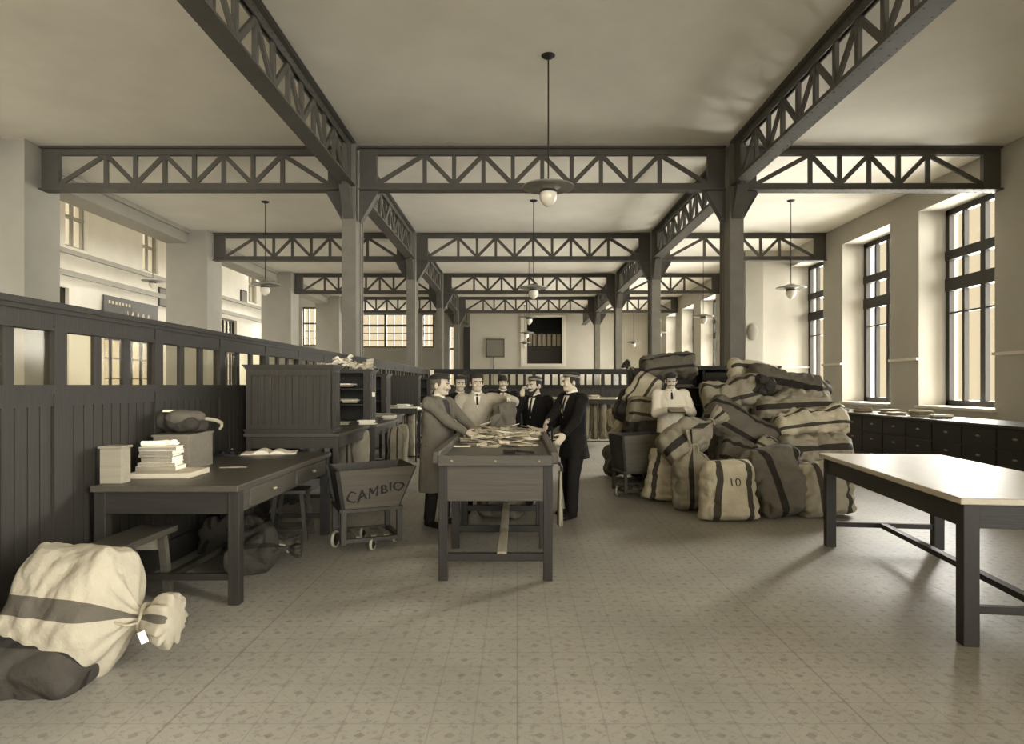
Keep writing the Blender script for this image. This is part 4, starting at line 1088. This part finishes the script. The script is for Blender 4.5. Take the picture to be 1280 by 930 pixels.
for i in range(120):
    y = 6.22+1.0*(hl.random()**.8); x = hl.uniform(-.46, .17)
    if y < 6.5: x = hl.uniform(-.38, .1)
    c = (int(x/.14), int(y/.14)); n = cells.get(c, 0); cells[c] = n+1
    z = TZ+.003+n*.016*(.6+.9*max(0, (y-6.2)))
    letter(x, y, z, hl.uniform(-.16, .3)*min(1, n*.5+.05), hl.uniform(-.22, .22)*min(1, n*.5+.05), hl.uniform(0, 6.28), hl.choice((0, 0, 1, 1, 2, 3, 4)), 'letter lying loose in the heap on the sorting table', 'letters heaped on the sorting table')
def on_table(x, y, z=TZ): d = (EYE-z)*F/(y-VY); return (x-VX)/F*d, d
for (px, py, k, rz, lb) in ((578, 559, 0, .05, 'white letter nearest the left rim of the sorting table'), (594, 557, 2, .2, 'greyish letter beside the one nearest the left rim'), (612, 559, 1, -.05, 'buff letter in the front row on the sorting table'),
        (612, 553, 0, .08, 'white letter behind the buff front-row letter'), (622, 553.5, 3, -.1, 'long white letter left of centre on the sorting table'), (640, 553, 0, .1, 'white letter at the centre of the sorting table, overlapping a dark one'), (648, 556, 1, -.25, 'letter lying askew right of the table centre'), (660, 557, 3, .05, 'long white letter at the right front of the heap'), (670, 543, 0, .1, 'white letter close to the right rim of the sorting table')):
    x, y = on_table(px, py); letter(x, y, TZ+.002+rnd.random()*.004, 0, 0, rz, k, lb, None)
def bundle(label, x, y, z, w, d, h, rx, ry, rz, m='paper2'):
    r = thing('letter_bundle', label, 'letters', (x, y, z), 0, 'tied bundles of letters on the sorting table'); r.rotation_euler = (rx, ry, rz)
    bm = nb(); n = 16; q = random.Random(int(abs(x*1000)+y*77))
    for k in range(n):
        a = q.uniform(-.005, .005); box(bm, -w/2+k*w/n, -w/2+(k+.8)*w/n, -d/2+a, d/2+a, 0, h+q.uniform(-.012, .004))
    box(bm, -w/2, w/2, -d/2+.006, d/2-.006, .0, h-.014); obj('sheets', bm, m, r)
    bm = nb(); box(bm, -w/2-.003, w/2+.003, -d/2-.007, d/2+.007, h*.45, h*.45+.006); obj('string', bm, 'rope', r)
for a in (('bundle of letters standing before the man in the pale smock, leftmost', -.50, 7.12, .966, .13, .10, .13, .1, .35, .3), ('slanting bundle of letters next to the leftmost one', -.385, 7.08, .975, .16, .09, .09, .0, -.5, .5),
          ('upright bundle of letters at the back left of the heap', -.26, 7.15, .97, .14, .1, .12, .05, .15, -.1), ('tilted bundle of letters at the back centre of the heap', -.11, 7.1, .98, .15, .1, .09, 0, -.4, .2),
          ('squared dark-tied bundle before the bearded man', .06, 7.2, .985, .17, .11, .085, 0, 0, .05), ('bundle of letters left of the right-hand rim', .17, 6.98, .97, .13, .09, .08, .1, .3, -.5),
          ('pale bundle under the hand of the left-hand man', -.56, 6.82, .966, .13, .09, .035, 0, .05, .6), ('low bundle in the middle of the letter heap', -.2, 6.85, .985, .15, .1, .06, .1, .4, .7), ('low slanting bundle right of the heap middle', .04, 6.8, .985, .16, .1, .06, 0, -.45, -.4)):
    bundle(*a)
x, y = on_table(640, 567)
r = thing('brush', 'dark flat brush lying at the near end of the sorting table', 'brush', (x, y, TZ), R(-3))
bm = nb(); box(bm, -.075, .035, -.018, .018, .016, .034); obj('stock', bm, 'wood', r, bevel=.006)
bm = nb(); box(bm, -.07, .03, -.015, .015, 0, .018); obj('bristles', bm, 'black', r)
bm = nb(); tube(bm, [(.035, 0, .025), (.09, 0, .018), (.16, 0, .014), (.19, 0, .012)], [.013, .009, .011, .007], 8); obj('handle', bm, 'wood', r, smooth=True)
# ---------------------------------------------------------------- people
def person(label, loc, yaw, Hh, rw, lw, coat='jacket', cloth='suit', trous='trous', lean=4, hyaw=0, hpitch=8, cap=True, braid=False, hairm='hair', moustache=None, beard=False,
           belly=0.0, pole_r=(-.6, .3, -1), pole_l=(.6, .3, -1), hem=None, tie=True, shirt='linen', feet=((-.11, 0), (.11, -.05)), hs=1.0, hdir_r=None, hdir_l=None, curl=.5, roll=0):
    k = Hh/1.72; RZ = Matrix.Rotation(R(yaw), 4, 'Z'); W = Matrix.Translation(Vector((loc[0], loc[1], 0))) @ RZ; WI = W.inverted()
    S = lambda x, y, z: Vector((x*k, y*k, z*k))
    piv = S(0, 0, .92); LM = Matrix.Translation(piv) @ Matrix.Rotation(R(-lean), 4, 'X').inverted() @ Matrix.Translation(-piv)
    def U(p): return LM @ p if p.z > piv.z else p
    hp = U(S(0, .0, 1.50)); HM = Matrix.Translation(hp) @ Matrix.Rotation(R(hyaw), 4, 'Z') @ Matrix.Rotation(R(hpitch), 4, 'X') @ Matrix.Rotation(R(roll), 4, 'Y') @ Matrix.Scale(hs, 4) @ Matrix.Translation(-S(0, 0, 1.50))
    HR = HM.to_3x3().normalized()*hs
    def h(x, y, z): return HM @ S(x, y, z)
    bm = nb()
    def he(c, r, rot=None): ell(bm, h(*c), (r[0]*k, r[1]*k, r[2]*k), HR @ rot if rot is not None else HR, 16, 11)
    # head
    he((0, .016, 1.625), (.075, .094, .092)); he((0, -.022, 1.585), (.063, .072, .082)); he((0, -.045, 1.525), (.046, .045, .034)); he((0, -.02, 1.545), (.058, .06, .045))
    he((0, -.086, 1.622), (.048, .014, .011)); he((-.036, -.072, 1.575), (.024, .02, .022)); he((.036, -.072, 1.575), (.024, .02, .022))
    capsule(bm, h(0, -.086, 1.612), h(0, -.108, 1.578), .010*k, .0145*k); he((-.013, -.098, 1.573), (.010, .012, .009)); he((.013, -.098, 1.573), (.010, .012, .009))
    he((0, -.087, 1.549), (.023, .011, .006)); he((0, -.086, 1.539), (.020, .011, .006)); he((0, -.083, 1.515), (.02, .014, .014))
    for s in (-1, 1): he((s*.078, .012, 1.585), (.010, .02, .031), Matrix.Rotation(R(s*-18), 3, 'Z'))
    capsule(bm, U(S(0, .022, 1.40)), h(0, .006, 1.54), .062*k, .056*k)
    # torso, legs
    def ch(pts):
        for (p, r0), (q, r1) in zip(pts, pts[1:]): capsule(bm, U(p), U(q), r0*k, r1*k)
    ch([(S(0, .01, .9), .112), (S(0, .01, 1.1), .108), (S(0, .01, 1.3), .108)]); ch([(S(-.1, 0, 1.28), .09), (S(.1, 0, 1.28), .09)]); ch([(S(-.165, .01, 1.405), .055), (S(.165, .01, 1.405), .055)])
    foot = []
    for i, s in enumerate((-1, 1)):
        fx, fy = feet[i]; a = S(fx, fy, .08); kn = S((fx+s*.095)/2*1.0, fy*.5-.03, .48); hpz = S(s*.092, 0, .89)
        ch([(hpz, .088), (kn, .058), (a, .042)]); capsule(bm, S(fx, fy+.03, .045), S(fx*1.15, fy-.13, .03), .036*k, .03*k); foot.append((fx, fy, kn, a, hpz))
    # arms by two-bone reach
    arms = []
    for s, wt, pole, hd in ((-1, rw, pole_r, hdir_r), (1, lw, pole_l, hdir_l)):
        sh = U(S(s*.19, .01, 1.405)); w = WI @ Vector(wt) if wt is not None else S(s*.26, -.06, .82)
        L1, L2 = .295*k, .255*k; d = w-sh; D = d.length
        if D > (L1+L2)*.995: w = sh+d*((L1+L2)*.995/D); d = w-sh; D = d.length
        a = (L1*L1-L2*L2+D*D)/(2*D); hh = math.sqrt(max(0, L1*L1-a*a)); dn = d.normalized(); pv = Vector(pole); pv = (pv-dn*pv.dot(dn)).normalized()
        el = sh+dn*a+pv*hh
        capsule(bm, sh, el, .05*k, .042*k); capsule(bm, el, w, .042*k, .029*k)
        fd = (RZ.to_3x3().inverted() @ Vector(hd)).normalized() if hd is not None else (w-el).normalized()
        # hand: palm faces inward/down
        pn = Vector((-s*.75, 0, -.65)); pn = (pn-fd*pn.dot(fd)).normalized(); sd = fd.cross(pn).normalized()
        if sd.dot(Vector((-s*.4, -1, .3))) < 0: sd = -sd
        rot = Matrix((sd, fd, pn)).transposed()
        capsule(bm, w-fd*.02*k, w+fd*.02*k, .028*k, .026*k)
        ell(bm, w+fd*.055*k, (.041*k, .052*k, .0165*k), rot)
        for q, (off, ln) in enumerate(((.029, .072), (.010, .080), (-.010, .074), (-.029, .058))):
            p = w+fd*.094*k+sd*off*k; dr = (fd+sd*off*2.2).normalized(); r0 = .0092
            for sg, fr in enumerate((.45, .32, .23)):
                ang = curl*(.5+.25*sg+.08*q); rm = Matrix.Rotation(ang, 3, dr.cross(pn).normalized()); dr = (rm @ dr).normalized()
                e_ = p+dr*ln*fr*1.1*k; capsule(bm, p, e_, r0*k, (r0-.0008)*k, 8); p = e_; r0 -= .0008
        p = w+fd*.028*k+sd*.034*k; dr = (fd*.65+sd*.72+pn*.25).normalized(); e_ = p+dr*.046*k; capsule(bm, w+fd*.015*k+sd*.012*k, p, .016*k, .014*k, 8); capsule(bm, p, e_, .0125*k, .011*k, 8); dr = (dr+fd*.5+pn*.3).normalized(); capsule(bm, e_, e_+dr*.03*k, .0108*k, .009*k, 8)
        arms.append((s, sh, el, w))
    body = obj('person', fused(bm, .0062, 2, .4), 'skin', smooth=True); body.matrix_world = W
    tag(body, label, 'person')
    def kid(name, b, m, par=None, **kw): return obj(name, b, m, par or body, **kw)
    # eyes, brows
    for s in (-1, 1):
        b = nb(); ell(b, h(s*.031, -.0815, 1.603), (.013*k, .008*k, .0075*k), HR, 10, 7); e_ = kid('eye', b, 'linen', smooth=True)
        b = nb(); ell(b, h(s*.031, -.088, 1.603), (.0062*k, .004*k, .0065*k), HR, 10, 7); kid('iris', b, 'black', e_, smooth=True)
        b = nb(); capsule(b, h(s*.014, -.097, 1.622), h(s*.05, -.086, 1.625), .006*k, .004*k, 8); kid('eyebrow', b, hairm, smooth=True)
    # hair
    b = nb(); ell(b, h(0, .028, 1.632), (.0805*k, .093*k, .092*k), HR, 20, 14); ell(b, h(0, .055, 1.58), (.07*k, .06*k, .06*k), HR)
    if not cap: ell(b, h(0, .004, 1.66), (.077*k, .088*k, .07*k), HR, 20, 14)
    for s in (-1, 1): ell(b, h(s*.072, -.012, 1.612), (.008*k, .018*k, .035*k), HR)
    kid('hair', fused(b, .008, 2), hairm, smooth=True)
    if moustache:
        b = nb()
        for s in (-1, 1): capsule(b, h(s*.004, -.104, 1.562), h(s*.038, -.088, 1.551), .011*k, .006*k, 8); capsule(b, h(s*.034, -.09, 1.552), h(s*.05, -.078, 1.556), .006*k, .003*k, 8)
        kid('moustache', fused(b, .004, 1), moustache, smooth=True)
    if beard:
        b = nb(); ell(b, h(0, -.062, 1.505), (.043*k, .04*k, .038*k), HR); ell(b, h(0, -.08, 1.488), (.026*k, .026*k, .036*k), HR)
        for s in (-1, 1): capsule(b, h(s*.056, -.025, 1.555), h(s*.034, -.066, 1.512), .016*k, .02*k)
        kid('beard', fused(b, .006, 2), hairm, smooth=True)
    if cap:
        b = nb(); T_ = HM @ Matrix.Translation(S(0, .014, 1.656)) @ Matrix.Rotation(R(-11), 4, 'X')
        lathe(b, [(.0795*k, 0), (.084*k, .0), (.085*k, .028*k), (.082*k, .029*k)], 28, sx=1, sy=1.19)
        for v in b.verts: v.co = T_ @ v.co
        cp = kid('cap', b, 'black' if braid else 'felt', smooth=40)
        b = nb(); lathe(b, [(.083*k, .027*k), (.089*k, .034*k), (.087*k, .044*k), (.072*k, .054*k), (.04*k, .060*k), (.005*k, .061*k)], 28, sx=1, sy=1.17)
        for v in b.verts: v.co = T_ @ v.co
        kid('crown', b, 'felt', cp, smooth=50)
        b = nb(); rings = []
        for i in range(13):
            a = R(-155+i*130/12)
            x0, y0 = .083*math.cos(a)*k, .083*1.19*math.sin(a)*k; q = math.sin(math.pi*i/12)
            x1, y1 = x0*1.02, y0-(.032*q+.002)*k
            rings.append([Vector((x0, y0, .004*k)), Vector((x1, y1, -.006*k*q)), Vector((x1, y1, -.009*k*q-.001)), Vector((x0, y0, -.001))])
        loft(b, rings)
        for v in b.verts: v.co = T_ @ v.co
        kid('visor', b, 'black', cp, smooth=40)
        if braid:
            for z0 in ((.006, .013), (.019, .026)):
                b = nb(); lathe(b, [(.084*k, z0[0]*k), (.0878*k, z0[0]*k), (.0878*k, z0[1]*k), (.084*k, z0[1]*k)], 28, sy=1.19)
                for v in b.verts: v.co = T_ @ v.co
                kid('cap_braid', b, 'braid', cp, smooth=40)
    # trousers and shoes
    b = nb(); c_ = lambda p, q, r0, r1: capsule(b, p, q, r0*k, r1*k, 14)
    for fx, fy, kn, a, hz in foot: c_(hz+Vector((0, 0, .03)), kn, .108, .078); c_(kn, a+Vector((0, .01, .02)), .078, .066)
    c_(S(-.05, 0, .93), S(.05, 0, .93), .12, .12)
    for v in b.verts: v.co.z = max(v.co.z, .05)
    kid('trousers', fused(b, .012, 3), trous, smooth=True)
    for i, (fx, fy, kn, a, hz) in enumerate(foot):
        b = nb(); capsule(b, S(fx, fy+.035, .05), S(fx*1.18, fy-.14, .036), .043*k, .036*k); capsule(b, S(fx, fy+.03, .05), S(fx, fy+.01, .10), .042*k, .042*k); ell(b, S(fx*1.18, fy-.13, .035), (.046*k, .065*k, .034*k))
        for v in b.verts: v.co.z = max(v.co.z, .0)
        kid('shoe', fused(b, .007, 2), 'leather', smooth=True)
    # coat / jacket / smock
    hz = {'long': .40, 'jacket': .74, 'smock': .55}[coat] if hem is None else hem
    loose = {'long': 1.10, 'jacket': 1.0, 'smock': 1.10}[coat]
    b = nb(); rings = []
    prof = [(hz, .205*loose, .150*loose, .0), (hz+.02, .208*loose, .155*loose, 0)]
    if hz < .7: prof.append((.7, .195*loose, .145*loose, 0))
    prof += [(.86, .185*loose, .138*loose, 0), (1.02, .172*loose, .130*loose+belly*.9, -belly*.7), (1.14, .178*loose, .135*loose+belly*.5, -belly*.45), (1.26, .190*loose, .138*loose, -.0), (1.35, .190, .125, .005), (1.42, .165, .098, .012), (1.462, .10, .078, .016), (1.485, .066, .066, .014)]
    for z, rx, ry, cy in prof:
        rg = []
        for i in range(28):
            a = 2*math.pi*i/28; ca, sa = math.cos(a), math.sin(a); n = 2.3
            x = math.copysign(abs(ca)**(2/n), ca)*rx; y = math.copysign(abs(sa)**(2/n), sa)*ry+cy
            if z < .95: f = 1+.05*math.sin(a*7+z*2)*(1-(z-hz)/(.97-hz)); x *= f; y = (y-cy)*f+cy
            rg.append(U(S(x, y, z)))
        rings.append(rg)
    loft(b, rings)
    tb = b.copy(); trunk = BVHTree.FromBMesh(tb); tb.free()
    for s, sh, el, w in arms:
        sl = 1.12 if coat == 'smock' else 1.05
        capsule(b, sh+Vector((-s*.03*k, 0, -.005)), sh+Vector((s*.01*k, 0, -.012*k)), .072*k*sl, .070*k*sl); capsule(b, sh, el, .070*k*sl, .058*k*sl); capsule(b, el, w-(w-el).normalized()*.015, .058*k*sl, .043*k*sl)
        ell(b, el, (.061*k*sl,)*3)
    me = fused(b, .0105, 3)
    rs = Vector((loc[0]*3, loc[1], 1))
    for v in me.vertices:                              # cloth folds
        p = v.co; q = noise.noise(Vector((p.x*9, p.y*9, p.z*4.5))+rs)*.6+noise.noise(Vector((p.x*20, p.y*20, p.z*11))+rs)*.35
        v.co = p+v.normal*q*(.012 if coat != 'jacket' else .007)
    cname = {'long': 'overcoat', 'jacket': 'jacket', 'smock': 'smock'}[coat]
    ct = kid(cname, me, cloth, smooth=True)
    bv = (bvh_of(me), trunk)
    zz = lambda *pts: [((x*k), (z*k)) for x, z in pts]
    zoff = math.sin(R(lean))*0
    # shirt front, collar, tie, lapels
    if coat != 'smock':
        vb = 1.17 if coat == 'jacket' else 1.05
        b = strip(bv, [Vector((p[0], p[1])) for p in zz((-.05, 1.44), (-.045, 1.40), (-.004, vb))], [Vector((p[0], p[1])) for p in zz((.05, 1.44), (.045, 1.40), (.004, vb))], 10, 4, .004); kid('shirt_front', b, shirt, ct, smooth=True)
        for s in (-1, 1):
            A_ = [Vector((p[0], p[1])) for p in zz((s*.058, 1.45), (s*.05, 1.38), (s*.004, vb-.01))]; B_ = [Vector((p[0], p[1])) for p in zz((s*.085, 1.46), (s*.115, 1.33), (s*.016, vb-.02))]
            b = strip(bv, A_, B_, 10, 3, .011, .006); kid('lapel', b, cloth, ct, smooth=True)
        for i in range(3 if coat == 'jacket' else 4):
            q = drape(bv, .014*k, (vb-.05-i*.11)*k, .004)
            if q is not None: b = nb(); ell(b, q, (.010, .006, .010), None, 8, 6); kid('button', b, 'black', ct)
    else:
        b = strip(bv, [Vector((p[0], p[1])) for p in zz((-.042, 1.44), (-.03, 1.38), (-.003, 1.30))], [Vector((p[0], p[1])) for p in zz((.042, 1.44), (.03, 1.38), (.003, 1.30))], 8, 4, .004); kid('shirt_front', b, 'linen', ct, smooth=True)
        for s in (-1, 1):
            b = strip(bv, [Vector((p[0], p[1])) for p in zz((s*.045, 1.45), (s*.035, 1.38), (s*.004, 1.31))], [Vector((p[0], p[1])) for p in zz((s*.09, 1.455), (s*.10, 1.37), (s*.03, 1.32))], 8, 3, .012, .006); kid('lapel', b, cloth, ct, smooth=True)
        b = strip(bv, [Vector((p[0], p[1])) for p in zz((-.014, 1.30), (-.014, hz+.03))], [Vector((p[0], p[1])) for p in zz((.014, 1.30), (.014, hz+.03))], 16, 2, .006, .004); kid('placket', b, cloth, ct, smooth=True)
        # belt
        b = nb(); zb = 1.03*k; pts = []
        for i in range(33):
            a = 2*math.pi*i/32; o_ = Vector((math.sin(a), -math.cos(a), 0))
            hit = trunk.ray_cast(Vector((0, 0, zb))+o_*1.0, -o_)
            pts.append((hit[0] if hit[0] is not None else o_*.17)+o_*.004)
        for i in range(32):
            if (pts[i]-pts[i+1]).length < .12: bar(b, pts[i], pts[i+1], .012, .035)
        kid('belt', b, cloth, ct)
    b = nb(); rings = []
    for z, r_, o_ in ((1.455, .070, .0), (1.505, .0645, .0), (1.505, .0605, 0), (1.455, .064, 0)):
        rings.append([U(S(r_*math.cos(2*math.pi*i/24), .010+r_*1.02*math.sin(2*math.pi*i/24)-(.008 if z > 1.48 else .0), z-.018*(1 if math.sin(2*math.pi*i/24) < -.6 else 0))) for i in range(24)])
    loft(b, rings+[rings[0]], cap=False); kid('collar', b, 'linen', ct, smooth=40)
    if tie:
        b = strip(bv, [Vector((p[0], p[1])) for p in zz((-.012, 1.435), (-.016, 1.36), (-.022 if coat == 'jacket' else -.014, 1.20 if coat == 'jacket' else 1.33))], [Vector((p[0], p[1])) for p in zz((.012, 1.435), (.016, 1.36), (.022 if coat == 'jacket' else .014, 1.20 if coat == 'jacket' else 1.33))], 8, 2, .010, .005)
        q = U(S(0, -.062, 1.45)); ell(b, q, (.016*k, .012*k, .016*k), None, 10, 7); kid('tie', b, 'black', ct, smooth=True)
    return body

person('stout moustached man in a grey overcoat and cap sorting letters at the left', (-.90, 7.22), 62, 1.66, (-.54, 6.92, 1.045), (-.44, 7.05, 1.05), 'long', 'coat', 'trous', lean=5, hyaw=12, hpitch=6, moustache='ghair', hairm='ghair', belly=.035, tie=False, shirt='felt', hs=1.09, hdir_r=(.9, .1, -.25), hdir_l=(.9, -.2, -.2), pole_r=(-.4, .5, -1), curl=.45)
person('clean-shaven young man in a pale belted smock resting an arm on a sack', (-.50, 8.0), 8, 1.69, (-.66, 7.72, 1.0), (-.13, 7.70, 1.41), 'smock', 'smock', lean=1, hyaw=6, hpitch=3, hdir_l=(.5, -.3, -.75), pole_l=(.8, -.5, -.1), pole_r=(-.9, .5, -.4), curl=.7)
person('bearded man in a dark suit and braided cap with his hand raised to his chin', (.235, 8.3), -32, 1.66, (.06, 8.06, 1.40), (.34, 7.95, 1.0), 'jacket', 'suit', lean=3, hyaw=-14, hpitch=6, braid=True, moustache='hair', beard=True, hdir_r=(.05, -.1, 1), pole_r=(-.5, -.1, -1), curl=.9)
person('tall man in a dark suit and cap standing in profile right of the table', (.66, 7.72), -58, 1.70, (.29, 7.33, 1.08), (.52, 7.26, 1.0), 'jacket', 'suit', lean=3, hyaw=-20, hpitch=5, braid=True, hem=.70, pole_r=(-.3, .6, -1), curl=.7, feet=((-.11, .02), (.12, -.12)))
person('bare-headed moustached man in a dark suit and tie standing far behind the table', (-.235, 10.5), 6, 1.70, None, None, 'jacket', 'suit', lean=0, hpitch=3, cap=False, moustache='hair')
person('man in dark clothes mostly hidden behind the stout man in the overcoat', (-.80, 9.1), 12, 1.68, None, None, 'jacket', 'suit', lean=0, hpitch=4, cap=True)
m7 = person('man in a white smock holding a small dark book by the mail sacks', (2.26, 9.68), -6, 1.73, (2.16, 9.39, 1.19), (2.38, 9.39, 1.195), 'smock', 'white', lean=2, hyaw=-2, hpitch=16, hdir_r=(.85, -.35, .05), hdir_l=(-.85, -.35, .05), pole_r=(-.6, .3, -.8), pole_l=(.6, .3, -.8), curl=.6, hem=.45, moustache='hair')
r = thing('notebook', 'small dark book held open by the man in the white smock', 'book', (2.26, 9.33, 1.18)); r.rotation_euler = (R(25), 0, 0)
rbox('cover', (-.12, .12, -.07, .07, 0, .012), 'black', r, .003); rbox('pages', (-.115, .115, -.065, .065, .012, .024), 'paper3', r, .002)
letter(.20, 7.27, 1.06, .35, .25, .6, 1, 'letter held in the hand of the tall man in profile', None)
letter(-.38, 6.98, 1.035, -.2, .1, .3, 0, 'white letter under the fingers of the stout man', None)
# ---------------------------------------------------------------- light and camera
w = bpy.data.worlds.new('World'); SC.world = w; w.use_nodes = True
bg = w.node_tree.nodes['Background']; bg.inputs[0].default_value = (.235, .198, .137, 1); bg.inputs[1].default_value = 1.0
def sun(name, d, e, ang, col=(1, .99, .965)):
    l = bpy.data.lights.new(name, 'SUN'); l.energy = e; l.angle = R(ang); l.color = col
    o = bpy.data.objects.new(name, l); C.objects.link(o); o.rotation_euler = Vector(d).to_track_quat('-Z', 'Y').to_euler(); return o
sun('daylight_right', (-.86, -.40, -.14), 23.0, 120)
sun('low_sun_right', (-.70, -.66, -.36), 8.0, 20)
sun('daylight_aisle', (.10, .05, -1), 5, 50)
sun('fill_sun_rear', (-.40, 1, -.04), .75, 40)  # added fill from behind the camera, lifts the surfaces that face it
cam = bpy.data.cameras.new('Camera'); co = bpy.data.objects.new('Camera', cam); C.objects.link(co)
co.location = (0, 0, EYE); co.rotation_euler = (R(90), 0, 0)
cam.sensor_width = 36; cam.lens = F/1280*36; cam.shift_x = (640-VX)/1280; cam.shift_y = (VY-465)/1280; cam.clip_end = 200
SC.camera = co
v = SC.view_settings; v.view_transform = 'Standard'; v.look = 'None'; v.gamma = 1; v.exposure = 2.0
try: v.use_curve_mapping = False
except Exception: pass
SC.cycles.use_denoising = True
SC.cycles.max_bounces = 8; SC.cycles.diffuse_bounces = 6; SC.cycles.transparent_max_bounces = 12
SC.cycles.caustics_reflective = False; SC.cycles.caustics_refractive = False
SC.cycles.sample_clamp_indirect = 6
